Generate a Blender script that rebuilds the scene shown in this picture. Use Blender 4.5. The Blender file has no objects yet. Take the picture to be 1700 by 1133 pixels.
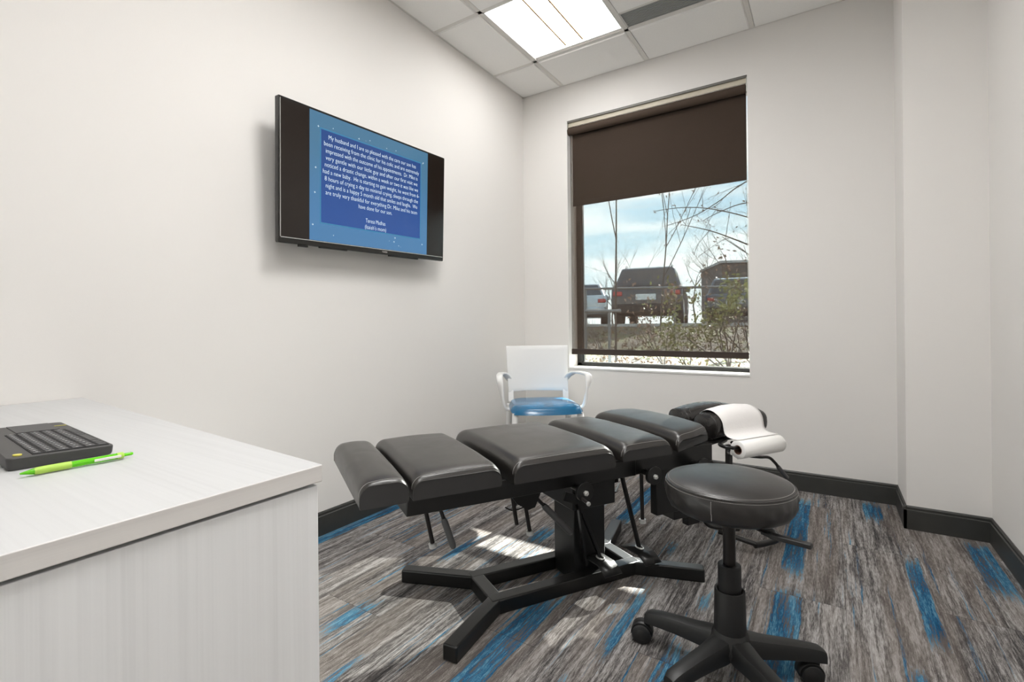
import bpy, bmesh, math, random
from mathutils import Vector, Matrix
random.seed(7)
SC = bpy.context.scene
COL = SC.collection
PI = math.pi
R = math.radians

# ------------------------------------------------------------------ camera
CX, CY, F = 834.76, 539.59, 818.08
YAW, ROLL = R(33.484), R(-0.551)
CAM = Vector((1.9061, -3.1847, 0.9346))
H = 2.6384                                   # ceiling height
fw = Vector((-math.sin(YAW), math.cos(YAW), 0)); rt = Vector((math.cos(YAW), math.sin(YAW), 0)); up = Vector((0, 0, 1))
r2 = rt * math.cos(ROLL) + up * math.sin(ROLL); u2 = up * math.cos(ROLL) - rt * math.sin(ROLL)
cd = bpy.data.cameras.new('camera'); cam = bpy.data.objects.new('camera', cd); COL.objects.link(cam)
M = Matrix((r2, u2, -fw)).transposed().to_4x4(); M.translation = CAM; cam.matrix_world = M
cd.sensor_fit = 'HORIZONTAL'; cd.sensor_width = 36.0; cd.lens = F / 1700 * 36.0
cd.shift_x = (850 - CX) / 1700; cd.shift_y = -(566.5 - CY) / 1700
cd.clip_start = 0.02; cd.clip_end = 300
SC.camera = cam

# ------------------------------------------------------------------ view, world, sun
SC.view_settings.view_transform = 'Standard'; SC.view_settings.look = 'None'
SC.view_settings.exposure = 0.58; SC.view_settings.gamma = 1.0
SC.view_settings.use_curve_mapping = False
SC.cycles.use_denoising = True
SC.cycles.max_bounces = 10; SC.cycles.diffuse_bounces = 6; SC.cycles.transparent_max_bounces = 24
SC.cycles.sample_clamp_indirect = 8

W = bpy.data.worlds.new('sky'); SC.world = W; W.use_nodes = True
nt = W.node_tree; nt.nodes.clear()
def wn(t, **k):
    n = nt.nodes.new(t)
    for a, b in k.items(): setattr(n, a, b)
    return n
tc_ = wn('ShaderNodeTexCoord'); sp = wn('ShaderNodeSeparateXYZ'); nt.links.new(tc_.outputs['Generated'], sp.inputs[0])
ramp = wn('ShaderNodeValToRGB'); nt.links.new(sp.outputs['Z'], ramp.inputs[0])
e = ramp.color_ramp.elements
e[0].position = 0.0; e[0].color = (0.80, 0.87, 0.86, 1); e[1].position = 0.45; e[1].color = (0.28, 0.47, 0.68, 1)
x = e.new(0.16); x.color = (0.50, 0.68, 0.76, 1)
mp = wn('ShaderNodeMapping'); mp.inputs['Scale'].default_value = (1.6, 1.6, 9.0); nt.links.new(tc_.outputs['Generated'], mp.inputs[0])
no = wn('ShaderNodeTexNoise'); no.inputs['Scale'].default_value = 2.2; no.inputs['Detail'].default_value = 6; nt.links.new(mp.outputs[0], no.inputs[0])
cr = wn('ShaderNodeValToRGB'); nt.links.new(no.outputs[0], cr.inputs[0])
cr.color_ramp.elements[0].position = 0.42; cr.color_ramp.elements[1].position = 0.62
mx = wn('ShaderNodeMixRGB'); nt.links.new(cr.outputs[0], mx.inputs[0]); nt.links.new(ramp.outputs[0], mx.inputs[1]); mx.inputs[2].default_value = (0.86, 0.91, 0.90, 1)
bg = wn('ShaderNodeBackground'); nt.links.new(mx.outputs[0], bg.inputs[0]); bg.inputs[1].default_value = 5.2
wo = wn('ShaderNodeOutputWorld'); nt.links.new(bg.outputs[0], wo.inputs[0])

sd = bpy.data.lights.new('sun', 'SUN'); sd.energy = 31; sd.angle = R(0.53); sd.color = (1.0, 0.97, 0.92)
sun = bpy.data.objects.new('sun', sd); COL.objects.link(sun)
sun.rotation_euler = Vector((-0.09, -1.0, -0.46)).to_track_quat('-Z', 'Y').to_euler()
sun.location = (3, 20, 12)
PANEL = (7.0, 20.5, 18.0)                               # lens emission: ceiling light in view, then two added fill lights

# ------------------------------------------------------------------ materials
def newmat(name):
    m = bpy.data.materials.new(name); m.use_nodes = True
    return m, m.node_tree, m.node_tree.nodes['Principled BSDF']
def col3(c): return (c[0], c[1], c[2], 1)
def mat(name, c, rough=0.5, metal=0.0, spec=0.5, bump=None, noise=None, coat=0, coord='Object', emit=None):
    """bump=(scale, strength, dist); noise=(scale, amount) mottles colour slightly"""
    m, t, b = newmat(name)
    b.inputs['Base Color'].default_value = col3(c); b.inputs['Roughness'].default_value = rough
    b.inputs['Metallic'].default_value = metal; b.inputs['Specular IOR Level'].default_value = spec
    b.inputs['Coat Weight'].default_value = coat
    tc = t.nodes.new('ShaderNodeTexCoord')
    if noise:
        n = t.nodes.new('ShaderNodeTexNoise'); n.inputs['Scale'].default_value = noise[0]; n.inputs['Detail'].default_value = 5
        t.links.new(tc.outputs[coord], n.inputs['Vector'])
        mr = t.nodes.new('ShaderNodeMapRange'); mr.inputs[1].default_value = 0.25; mr.inputs[2].default_value = 0.75
        mr.inputs[3].default_value = 1 - noise[1]; mr.inputs[4].default_value = 1 + noise[1]; t.links.new(n.outputs[0], mr.inputs[0])
        h = t.nodes.new('ShaderNodeVectorMath'); h.operation = 'SCALE'; h.inputs[0].default_value = c[:3]
        t.links.new(mr.outputs[0], h.inputs['Scale']); t.links.new(h.outputs[0], b.inputs['Base Color'])
    if bump:
        n = t.nodes.new('ShaderNodeTexNoise'); n.inputs['Scale'].default_value = bump[0]; n.inputs['Detail'].default_value = 3
        t.links.new(tc.outputs[coord], n.inputs['Vector'])
        bp = t.nodes.new('ShaderNodeBump'); bp.inputs['Strength'].default_value = bump[1]; bp.inputs['Distance'].default_value = bump[2]
        t.links.new(n.outputs[0], bp.inputs['Height']); t.links.new(bp.outputs[0], b.inputs['Normal'])
    if emit:
        b.inputs['Emission Color'].default_value = col3(emit[0]); b.inputs['Emission Strength'].default_value = emit[1]
    return m

def leather(name, c, rough):
    m, t, b = newmat(name)
    b.inputs['Base Color'].default_value = col3(c)
    tc = t.nodes.new('ShaderNodeTexCoord')
    v = t.nodes.new('ShaderNodeTexVoronoi'); v.inputs['Scale'].default_value = 420; v.feature = 'DISTANCE_TO_EDGE'
    t.links.new(tc.outputs['Object'], v.inputs['Vector'])
    n = t.nodes.new('ShaderNodeTexNoise'); n.inputs['Scale'].default_value = 9; n.inputs['Detail'].default_value = 6; n.inputs['Distortion'].default_value = 1.2
    t.links.new(tc.outputs['Object'], n.inputs['Vector'])
    mr = t.nodes.new('ShaderNodeMapRange'); mr.inputs[1].default_value = 0.3; mr.inputs[2].default_value = 0.7
    mr.inputs[3].default_value = rough - 0.02; mr.inputs[4].default_value = rough + 0.04; t.links.new(n.outputs[0], mr.inputs[0]); t.links.new(mr.outputs[0], b.inputs['Roughness'])
    b1 = t.nodes.new('ShaderNodeBump'); b1.inputs['Strength'].default_value = 0.25; b1.inputs['Distance'].default_value = 0.0006
    t.links.new(v.outputs['Distance'], b1.inputs['Height'])
    b2 = t.nodes.new('ShaderNodeBump'); b2.inputs['Strength'].default_value = 0.15; b2.inputs['Distance'].default_value = 0.002
    t.links.new(n.outputs[0], b2.inputs['Height']); t.links.new(b1.outputs[0], b2.inputs['Normal']); t.links.new(b2.outputs[0], b.inputs['Normal'])
    b.inputs['Specular IOR Level'].default_value = 0.6
    return m

class NB:
    """tiny node-math helper"""
    def __init__(s, t): s.t = t
    def m(s, op, a, b=None, c=None):
        n = s.t.nodes.new('ShaderNodeMath'); n.operation = op
        for i, v in enumerate((a, b, c)):
            if v is None: continue
            if isinstance(v, (int, float)): n.inputs[i].default_value = v
            else: s.t.links.new(v, n.inputs[i])
        return n.outputs[0]
    def noise(s, vec, scale=1, detail=2, rough=0.5):
        n = s.t.nodes.new('ShaderNodeTexNoise'); n.inputs['Scale'].default_value = scale; n.inputs['Detail'].default_value = detail; n.inputs['Roughness'].default_value = rough
        s.t.links.new(vec, n.inputs['Vector']); return n.outputs[0]
    def xyz(s, x, y, z=0.0):
        n = s.t.nodes.new('ShaderNodeCombineXYZ')
        for i, v in enumerate((x, y, z)):
            if isinstance(v, (int, float)): n.inputs[i].default_value = v
            else: s.t.links.new(v, n.inputs[i])
        return n.outputs[0]
    def ss(s, v, a, b):
        n = s.t.nodes.new('ShaderNodeMapRange'); n.interpolation_type = 'SMOOTHSTEP'
        n.inputs[1].default_value = a; n.inputs[2].default_value = b; s.t.links.new(v, n.inputs[0]); return n.outputs[0]
    def ramp(s, v, stops):
        n = s.t.nodes.new('ShaderNodeValToRGB'); s.t.links.new(v, n.inputs[0]); el = n.color_ramp.elements
        el[0].position, el[0].color = stops[0][0], col3(stops[0][1]); el[1].position, el[1].color = stops[-1][0], col3(stops[-1][1])
        for p, c in stops[1:-1]: q = el.new(p); q.color = col3(c)
        return n.outputs[0]
    def mix(s, f, a, b):
        n = s.t.nodes.new('ShaderNodeMixRGB')
        for i, v in enumerate((f, a, b)):
            if isinstance(v, (int, float)): n.inputs[i].default_value = v
            elif isinstance(v, tuple): n.inputs[i].default_value = col3(v)
            else: s.t.links.new(v, n.inputs[i])
        return n.outputs[0]

BLUES = [(-.01, .07, -2.3, -1.2), (.595, .635, -1.75, -1.38), (.80, .87, -1.43, -1.12), (1.065, 1.15, -2.6, -1.62), (.785, .815, -2.5, -2.18),
         (.585, .64, -2.3, -1.98), (.81, .83, -1.99, -1.8), (1.30, 1.325, -2.15, -1.95), (1.35, 1.385, -1.95, -1.42), (1.288, 1.315, -1.71, -1.56),
         (1.53, 1.57, -1.56, -1.33), (1.505, 1.575, -2.05, -1.68), (1.335, 1.375, -1.2, -1.0), (1.045, 1.11, -1.02, -.25), (1.745, 1.822, -1.13, -.1),
         (1.742, 1.826, -2.2, -1.15), (2.04, 2.115, -.355, .02), (2.14, 2.19, -1.39, -.65), (2.08, 2.12, -2.0, -1.43), (2.365, 2.442, -.925, -.33),
         (.15, .21, -1.0, -.4), (.30, .36, -1.45, -1.3)]
def carpet():
    m, t, b = newmat('striped_carpet'); q = NB(t)
    tc = t.nodes.new('ShaderNodeTexCoord'); s = t.nodes.new('ShaderNodeSeparateXYZ'); t.links.new(tc.outputs['Object'], s.inputs[0])
    X, Y = s.outputs[0], s.outputs[1]
    px = q.m('DIVIDE', q.m('ADD', X, 0.055), 0.25); col = q.m('FLOOR', px)
    offs = q.m('MULTIPLY', q.m('FRACT', q.m('MULTIPLY', col, 0.43)), 1.0)
    py = q.m('ADD', Y, q.m('ADD', offs, 0.23)); row = q.m('FLOOR', py)
    wn_ = t.nodes.new('ShaderNodeTexWhiteNoise'); wn_.noise_dimensions = '3D'; t.links.new(q.xyz(col, row, 0), wn_.inputs['Vector']); rnd = wn_.outputs['Value']
    sh = q.m('MULTIPLY', rnd, 37.0)
    wob = q.m('MULTIPLY', q.m('SUBTRACT', q.noise(q.xyz(q.m('MULTIPLY', X, 30), q.m('MULTIPLY', Y, 9), sh), 1, 2), 0.5), 0.012)
    Xw = q.m('ADD', X, wob)
    n1 = q.noise(q.xyz(q.m('MULTIPLY', Xw, 26), q.m('MULTIPLY', Y, 1.1), sh), 1, 3, .55)
    n2 = q.noise(q.xyz(q.m('MULTIPLY', Xw, 105), q.m('MULTIPLY', Y, 5.0), sh), 1, 4, .65)
    n3 = q.noise(q.xyz(q.m('MULTIPLY', X, 290), q.m('MULTIPLY', Y, 38), sh), 1, 2, .6)
    n4 = q.noise(q.xyz(q.m('MULTIPLY', X, 620), q.m('MULTIPLY', Y, 420), 0), 1, 2, .7)
    v = q.m('ADD', q.m('MULTIPLY', n1, 0.70), q.m('MULTIPLY', n2, 1.05))
    v = q.m('ADD', v, q.m('MULTIPLY', n3, 0.65)); v = q.m('ADD', v, q.m('MULTIPLY', n4, 0.85))
    v = q.m('ADD', v, q.m('MULTIPLY', rnd, 0.06))
    v = q.m('SUBTRACT', v, 1.15)            # ~0.5 centred
    grey = q.ramp(v, [(0.20, (.030, .029, .030)), (0.38, (.085, .079, .077)), (0.50, (.175, .162, .155)), (0.64, (.30, .285, .275)), (0.80, (.44, .42, .41))])
    tint = q.noise(q.xyz(q.m('MULTIPLY', Xw, 9), q.m('MULTIPLY', Y, .8), sh), 1, 1)
    grey = q.mix(q.m('MULTIPLY', q.ss(tint, .42, .6), 0.35), grey, (.21, .175, .15)) 
    mask = None
    for i, (x0, x1, y0, y1) in enumerate(BLUES):
        bx = q.m('MULTIPLY', q.ss(Xw, x0 - .004, x0 + .004), q.m('SUBTRACT', 1.0, q.ss(Xw, x1 - .004, x1 + .004)))
        by = q.m('MULTIPLY', q.ss(Y, y0 - .08, y0 + .16), q.m('SUBTRACT', 1.0, q.ss(Y, y1 - .16, y1 + .08)))
        k = q.m('MULTIPLY', bx, by); mask = k if mask is None else q.m('MAXIMUM', mask, k)
    th = q.m('ADD', q.m('MULTIPLY', n2, .8), q.m('ADD', q.m('MULTIPLY', n3, .35), q.m('MULTIPLY', n4, .35)))
    bl = q.ss(q.m('ADD', q.m('MULTIPLY', mask, .50), q.m('MULTIPLY', q.m('SUBTRACT', th, .75), 1.5)), 0.32, 0.47)
    # thin blue threads elsewhere
    th2 = q.noise(q.xyz(q.m('MULTIPLY', Xw, 75), q.m('MULTIPLY', Y, 1.0), q.m('ADD', sh, 5)), 1, 1)
    bl2 = q.m('MULTIPLY', q.ss(th2, .63, .68), q.ss(q.m('ADD', n2, q.m('MULTIPLY', n4, .5)), .70, .85))
    bl = q.m('MAXIMUM', bl, bl2)
    blue = q.ramp(v, [(0.25, (.004, .028, .075)), (0.45, (.010, .075, .165)), (0.58, (.04, .15, .25)), (0.8, (.16, .30, .38))])
    c = q.mix(bl, grey, blue)
    # plank seams
    fx = q.m('ABSOLUTE', q.m('SUBTRACT', q.m('FRACT', px), 0.5)); fy = q.m('ABSOLUTE', q.m('SUBTRACT', q.m('FRACT', py), 0.5))
    seam = q.m('MAXIMUM', q.ss(fx, .493, .499), q.ss(fy, .4975, .4995))
    c = q.mix(q.m('MULTIPLY', seam, .45), c, (.03, .028, .027))
    t.links.new(c, b.inputs['Base Color']); b.inputs['Roughness'].default_value = 0.95; b.inputs['Specular IOR Level'].default_value = 0.1
    bp = t.nodes.new('ShaderNodeBump'); bp.inputs['Strength'].default_value = 0.6; bp.inputs['Distance'].default_value = 0.003
    t.links.new(q.m('ADD', n4, q.m('MULTIPLY', n3, .6)), bp.inputs['Height']); t.links.new(bp.outputs[0], b.inputs['Normal'])
    return m

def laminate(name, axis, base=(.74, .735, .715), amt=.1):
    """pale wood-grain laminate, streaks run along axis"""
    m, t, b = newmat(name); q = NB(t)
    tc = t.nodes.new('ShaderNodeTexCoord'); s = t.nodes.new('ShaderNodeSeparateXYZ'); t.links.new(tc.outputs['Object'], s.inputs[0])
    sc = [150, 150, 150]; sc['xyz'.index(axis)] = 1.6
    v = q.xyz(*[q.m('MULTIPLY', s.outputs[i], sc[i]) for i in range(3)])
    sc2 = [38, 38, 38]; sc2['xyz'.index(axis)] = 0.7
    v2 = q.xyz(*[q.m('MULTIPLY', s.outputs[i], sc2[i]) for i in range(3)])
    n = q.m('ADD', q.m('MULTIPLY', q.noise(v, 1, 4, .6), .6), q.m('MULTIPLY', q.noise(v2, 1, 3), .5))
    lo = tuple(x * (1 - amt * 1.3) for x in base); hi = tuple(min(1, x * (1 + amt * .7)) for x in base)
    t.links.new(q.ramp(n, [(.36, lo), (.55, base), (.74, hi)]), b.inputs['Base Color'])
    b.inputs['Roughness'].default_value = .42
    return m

def shade_fabric(name, c, openness):
    m, t, b = newmat(name); q = NB(t)
    b.inputs['Base Color'].default_value = col3(c); b.inputs['Roughness'].default_value = .8; b.inputs['Specular IOR Level'].default_value = .2
    tc = t.nodes.new('ShaderNodeTexCoord'); n = q.noise(tc.outputs['Object'], 900, 1)
    cc = q.mix(n, tuple(x * .6 for x in c), tuple(x * 1.5 for x in c)); t.links.new(cc, b.inputs['Base Color'])
    if openness:
        tr = t.nodes.new('ShaderNodeBsdfTransparent'); ms = t.nodes.new('ShaderNodeMixShader'); ms.inputs[0].default_value = 1 - openness
        t.links.new(tr.outputs[0], ms.inputs[1]); t.links.new(b.outputs[0], ms.inputs[2]); t.links.new(ms.outputs[0], t.nodes['Material Output'].inputs[0])
    return m
def glass_pane():
    m, t, b = newmat('window_glass'); t.nodes.remove(b)
    tr = t.nodes.new('ShaderNodeBsdfTransparent'); tr.inputs[0].default_value = (.93, .95, .94, 1)
    g = t.nodes.new('ShaderNodeBsdfGlossy'); g.inputs['Roughness'].default_value = .02
    fr = t.nodes.new('ShaderNodeFresnel'); fr.inputs[0].default_value = 1.45
    ms = t.nodes.new('ShaderNodeMixShader'); t.links.new(fr.outputs[0], ms.inputs[0]); t.links.new(tr.outputs[0], ms.inputs[1]); t.links.new(g.outputs[0], ms.inputs[2])
    t.links.new(ms.outputs[0], t.nodes['Material Output'].inputs[0]); return m
def clear_plastic(name, c):
    m, t, b = newmat(name); b.inputs['Base Color'].default_value = col3(c); b.inputs['Roughness'].default_value = .12
    b.inputs['Transmission Weight'].default_value = .55; b.inputs['IOR'].default_value = 1.4; return m
def emis(name, c, s):
    m, t, b = newmat(name); b.inputs['Base Color'].default_value = (0.02, 0.02, 0.02, 1); b.inputs['Roughness'].default_value = .25
    b.inputs['Emission Color'].default_value = col3(c); b.inputs['Emission Strength'].default_value = s; return m

MT = {}
MT['wall'] = mat('wall_paint', (.745, .727, .705), .75, spec=.2, bump=(260, .12, .001))
MT['column'] = mat('corner_paint', (.745, .727, .705), .75, spec=.2, bump=(260, .12, .001))
MT['reveal'] = mat('reveal_paint', (.78, .77, .75), .6, spec=.3)
MT['ceil'] = mat('ceiling_tile', (.84, .83, .81), .95, spec=.1, bump=(700, .4, .001), noise=(300, .03))
MT['grid'] = mat('ceiling_grid', (.66, .64, .61), .6)
MT['base'] = mat('charcoal_vinyl_base', (.036, .036, .033), .45, noise=(14, .12))
MT['carpet'] = carpet()
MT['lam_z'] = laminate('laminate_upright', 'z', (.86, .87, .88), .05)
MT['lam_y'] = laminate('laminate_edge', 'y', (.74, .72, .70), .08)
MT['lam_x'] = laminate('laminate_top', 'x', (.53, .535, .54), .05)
MT['gap'] = mat('shadow_gap_black', (.01, .01, .01), .8)
MT['leather'] = leather('black_vinyl', (.022, .0195, .0175), .31)
MT['leather2'] = leather('black_glossy_vinyl', (.018, .016, .015), .25)
MT['leather3'] = leather('black_stool_vinyl', (.020, .018, .017), .35)
MT['leatherside'] = leather('black_side_vinyl', (.020, .019, .019), .48)
MT['thread'] = mat('seam_thread', (.30, .29, .28), .5)
MT['frame'] = mat('black_powder_coat', (.007, .0068, .0066), .33, bump=(500, .15, .0004))
MT['darkmetal'] = mat('dark_metal', (.02, .017, .016), .3, .3)
MT['rubber'] = mat('grey_rubber_grip', (.085, .085, .086), .65)
MT['plastic'] = mat('black_nylon', (.011, .011, .011), .46, bump=(600, .2, .0005))
MT['chrome'] = mat('chrome', (.75, .75, .76), .15, 1.0)
MT['zinc'] = mat('zinc', (.62, .62, .60), .3, .5)
MT['paper'] = mat('white_paper', (.82, .80, .79), .85, spec=.15, bump=(160, .5, .0012))
MT['paper2'] = mat('white_roll_paper', (.86, .85, .83), .8, spec=.15)
MT['cardboard'] = mat('brown_core', (.12, .06, .04), .8)
MT['white'] = mat('white_chair_plastic', (.80, .80, .79), .35)
MT['blueseat'] = mat('blue_vinyl', (.006, .115, .25), .26, bump=(300, .1, .001), coat=.2)
MT['tvblack'] = mat('tv_bezel', (.012, .011, .010), .22)
MT['screen'] = mat('tv_screen', (.014, .010, .008), .16)
MT['winblack'] = mat('black_aluminium', (.012, .013, .012), .4)
MT['alu'] = mat('grey_aluminium', (.16, .155, .14), .5, .2)
MT['bracket'] = mat('shade_bracket_metal', (.5, .5, .46), .4, .6)
MT['fabric'] = shade_fabric('solar_shade_fabric', (.066, .047, .035), .42)
MT['blackout'] = shade_fabric('blackout_fabric', (.062, .044, .033), 0)
MT['hem'] = shade_fabric('hem_fabric', (.042, .031, .026), 0)
MT['glass'] = glass_pane()
MT['keys'] = mat('key_black', (.035, .035, .038), .45)
MT['kbd'] = mat('keyboard_charcoal', (.045, .044, .043), .5)
MT['kbdside'] = mat('keyboard_side', (.028, .028, .03), .35)
MT['yellow'] = mat('key_yellow', (.66, .60, .10), .5)
MT['legend'] = mat('key_legend', (.6, .6, .6), .5)
MT['pen_grip'] = mat('pen_grip_lime', (.40, .62, .09), .55)
MT['pen_clear'] = clear_plastic('pen_clear_green', (.20, .80, .02))
MT['pen_clip'] = mat('pen_clip_white', (.78, .75, .72), .3)
MT['cream'] = mat('lit_reveal_cream', (.55, .50, .40), .5)  # lit tone of the reveal head, put into the colour
MT['chain'] = mat('shade_chain', (.55, .53, .48), .4)

# ------------------------------------------------------------------ mesh helper
class MB:
    def __init__(s): s.v = []; s.f = []; s.sm = []
    def add(s, vs, fs, smooth=False):
        o = len(s.v); s.v += [Vector(v) for v in vs]
        for f in fs: s.f.append(tuple(i + o for i in f)); s.sm.append(smooth)
        return s
    def box(s, a, b, M=None):
        (x0, y0, z0), (x1, y1, z1) = a, b
        vs = [Vector(p) for p in ((x0, y0, z0), (x1, y0, z0), (x1, y1, z0), (x0, y1, z0), (x0, y0, z1), (x1, y0, z1), (x1, y1, z1), (x0, y1, z1))]
        if M is not None: vs = [M @ v for v in vs]
        return s.add(vs, [(0, 3, 2, 1), (4, 5, 6, 7), (0, 1, 5, 4), (1, 2, 6, 5), (2, 3, 7, 6), (3, 0, 4, 7)])
    def bar(s, p, q, w, h, upv=(0, 0, 1)):
        """rectangular bar from p to q; w across, h along upv"""
        p, q = Vector(p), Vector(q); d = (q - p).normalized(); u = Vector(upv); x = d.cross(u).normalized(); u = x.cross(d).normalized()
        vs = []
        for c in (p, q):
            for a, b in ((-1, -1), (1, -1), (1, 1), (-1, 1)): vs.append(c + x * a * w / 2 + u * b * h / 2)
        return s.add(vs, [(0, 1, 2, 3), (7, 6, 5, 4), (0, 4, 5, 1), (1, 5, 6, 2), (2, 6, 7, 3), (3, 7, 4, 0)])
    def tube(s, pts, r, n=12, caps=True, smooth=True):
        pts = [Vector(p) for p in pts]; rr = r if isinstance(r, (list, tuple)) else [r] * len(pts)
        rings = []; d0 = (pts[1] - pts[0]).normalized(); a = d0.orthogonal().normalized()
        for i, p in enumerate(pts):
            if i == 0: d = d0
            elif i == len(pts) - 1: d = (pts[-1] - pts[-2]).normalized()
            else: d = ((pts[i] - pts[i - 1]).normalized() + (pts[i + 1] - pts[i]).normalized()).normalized()
            a = (a - d * a.dot(d)).normalized(); b = d.cross(a)
            rings.append([p + (a * math.cos(2 * PI * k / n) + b * math.sin(2 * PI * k / n)) * rr[i] for k in range(n)])
        vs = [v for g in rings for v in g]; fs = []
        for i in range(len(rings) - 1):
            for k in range(n): fs.append((i * n + k, i * n + (k + 1) % n, (i + 1) * n + (k + 1) % n, (i + 1) * n + k))
        s.add(vs, fs, smooth)
        if caps:
            o = len(s.v) - len(vs)
            s.f.append(tuple(o + k for k in range(n))[::-1]); s.sm.append(False)
            s.f.append(tuple(o + (len(rings) - 1) * n + k for k in range(n))); s.sm.append(False)
        return s
    def lathe(s, prof, c=(0, 0, 0), n=48, M=None, smooth=True):
        vs = []; fs = []; k = len(prof)
        for i in range(n):
            a = 2 * PI * i / n
            for r, z in prof:
                v = Vector((r * math.cos(a), r * math.sin(a), z))
                if M is not None: v = M @ v
                vs.append(v + Vector(c))
        for i in range(n):
            j = (i + 1) % n
            for q in range(k - 1): fs.append((i * k + q, j * k + q, j * k + q + 1, i * k + q + 1))
        return s.add(vs, fs, smooth)
    def disc(s, c, axis, r, th, n=32):
        c = Vector(c); a = Vector(axis).normalized(); return s.tube([c - a * th / 2, c + a * th / 2], r, n)
    def prism(s, poly, z0, z1, M=None):
        n = len(poly); vs = [Vector((x, y, z0)) for x, y in poly] + [Vector((x, y, z1)) for x, y in poly]
        if M is not None: vs = [M @ v for v in vs]
        return s.add(vs, [tuple(range(n))[::-1], tuple(range(n, 2 * n))] + [(i, (i + 1) % n, n + (i + 1) % n, n + i) for i in range(n)])
    def ball(s, c, r, n=12, sc=(1, 1, 1)):
        prof = [(max(1e-5, r * math.sin(PI * i / n)) * 1, -r * math.cos(PI * i / n)) for i in range(n + 1)]
        return s.lathe(prof, c, n * 2, Matrix.Diagonal((*sc, 1)))
    def build(s, name, m, parent=None, bevel=0, seg=2, angle=40, kind=None, solid=0, sub=0):
        me = bpy.data.meshes.new(name); me.from_pydata([tuple(v) for v in s.v], [], s.f)
        for i, p in enumerate(me.polygons): p.use_smooth = s.sm[i] or bevel > 0 or sub > 0
        bmh = bmesh.new(); bmh.from_mesh(me); bmesh.ops.remove_doubles(bmh, verts=bmh.verts, dist=1e-5); bmesh.ops.recalc_face_normals(bmh, faces=bmh.faces); bmh.to_mesh(me); bmh.free()
        if any(s.sm) or bevel or sub:
            try: me.set_sharp_from_angle(angle=R(angle))
            except Exception: pass
        me.materials.append(MT[m] if isinstance(m, str) else m)
        o = bpy.data.objects.new(name, me); COL.objects.link(o)
        if solid:
            k = o.modifiers.new('thickness', 'SOLIDIFY'); k.thickness = solid; k.offset = 0
        if bevel:
            k = o.modifiers.new('bevel', 'BEVEL'); k.width = bevel; k.segments = seg; k.limit_method = 'ANGLE'; k.angle_limit = R(35)
        if sub:
            k = o.modifiers.new('sub', 'SUBSURF'); k.levels = sub; k.render_levels = sub
        if parent: o.parent = parent
        if kind: o['kind'] = kind
        return o
def tag(o, label, cat, group=None, kind=None):
    o['label'] = label; o['category'] = cat
    if group: o['group'] = group
    if kind: o['kind'] = kind
    return o
def thing(name, label, cat, loc=(0, 0, 0), rotz=0, group=None):
    o = bpy.data.objects.new(name, None); COL.objects.link(o); o.location = loc; o.rotation_euler = (0, 0, rotz); o.empty_display_size = .1
    return tag(o, label, cat, group)
def struct(o): o['kind'] = 'structure'; return o
def smoothpath(pts, n=6):
    pts = [Vector(p) for p in pts]; out = []
    P = [pts[0]] + pts + [pts[-1]]
    for i in range(1, len(P) - 2):
        for k in range(n):
            t = k / n; a, b, c, d = P[i - 1], P[i], P[i + 1], P[i + 2]
            out.append(.5 * ((2 * b) + (c - a) * t + (2 * a - 5 * b + 4 * c - d) * t * t + (3 * b - a - 3 * c + d) * t ** 3))
    return out + [pts[-1]]

# ------------------------------------------------------------------ room shell
WX, YR = 2.472, -4.9                       # right wall plane, rear wall plane
DX, DY = 2.192, -0.331                     # corner column
w0, w1, z0, z1 = 0.359, 1.524, 0.6186, 2.3831   # window opening
TH = 0.22
struct(MB().box((-.15, YR - .15, -.1), (WX + .15, .0, 0)).build('floor', 'carpet'))
struct(MB().box((-.15, YR, 0), (0, TH, H + .12)).build('wall_left', 'wall'))
struct(MB().box((-.15, YR - .15, 0), (WX + .15, YR, H + .12)).build('wall_rear', 'wall'))
struct(MB().box((WX, YR, 0), (WX + .15, TH, H + .12)).build('wall_right', 'wall'))
b = MB()
b.box((0, 0, -.3), (w0, TH, H + .12)); b.box((w1, 0, -.3), (WX, TH, H + .12)); b.box((w0, 0, -.3), (w1, TH, z0)); b.box((w0, 0, z1), (w1, TH, H + .12))
struct(b.build('wall_back', 'wall'))
struct(MB().box((DX, DY, 0), (WX, 0, H + .05)).build('wall_corner', 'column'))
# reveal lining: jambs, head and sill
b = MB(); e_ = .004
b.box((w0 - .0, -.001, z0), (w0 + e_, TH - .08, z1)); b.box((w1 - e_, -.001, z0), (w1, TH - .08, z1)); b.box((w0, -.001, z1 - e_), (w1, TH - .08, z1))
struct(b.build('trim_1', 'reveal'))
struct(MB().box((w0 - .0, -.006, z0 - .001), (w1, TH - .08, z0 + .012)).build('trim_2', 'reveal', bevel=.002))
# baseboards: a flat band and a thinner rounded top lip
def baseboard(name, p, q, n):
    p, q, n = Vector((*p, 0)), Vector((*q, 0)), Vector((*n, 0)); bb = MB(); d = (q - p)
    prof = [(0, 0), (.011, 0), (.011, .085), (.007, .088), (.007, .098), (.003, .104), (0, .104)]
    vs = [p + n * a + up * z for a, z in prof] + [q + n * a + up * z for a, z in prof]; k = len(prof)
    bb.add(vs, [tuple(range(k))[::-1], tuple(range(k, 2 * k))] + [(i, (i + 1) % k, k + (i + 1) % k, k + i) for i in range(k)])
    return struct(bb.build(name, 'base'))
baseboard('baseboard_left', (0, YR), (0, 0), (1, 0))
baseboard('baseboard_back', (0, 0), (DX, 0), (0, -1))
baseboard('baseboard_corner', (DX, .0), (DX, DY - .011), (-1, 0))
baseboard('baseboard_front', (DX - .011, DY), (WX, DY), (0, -1))
baseboard('baseboard_right', (WX, DY), (WX, YR), (-1, 0))

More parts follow.
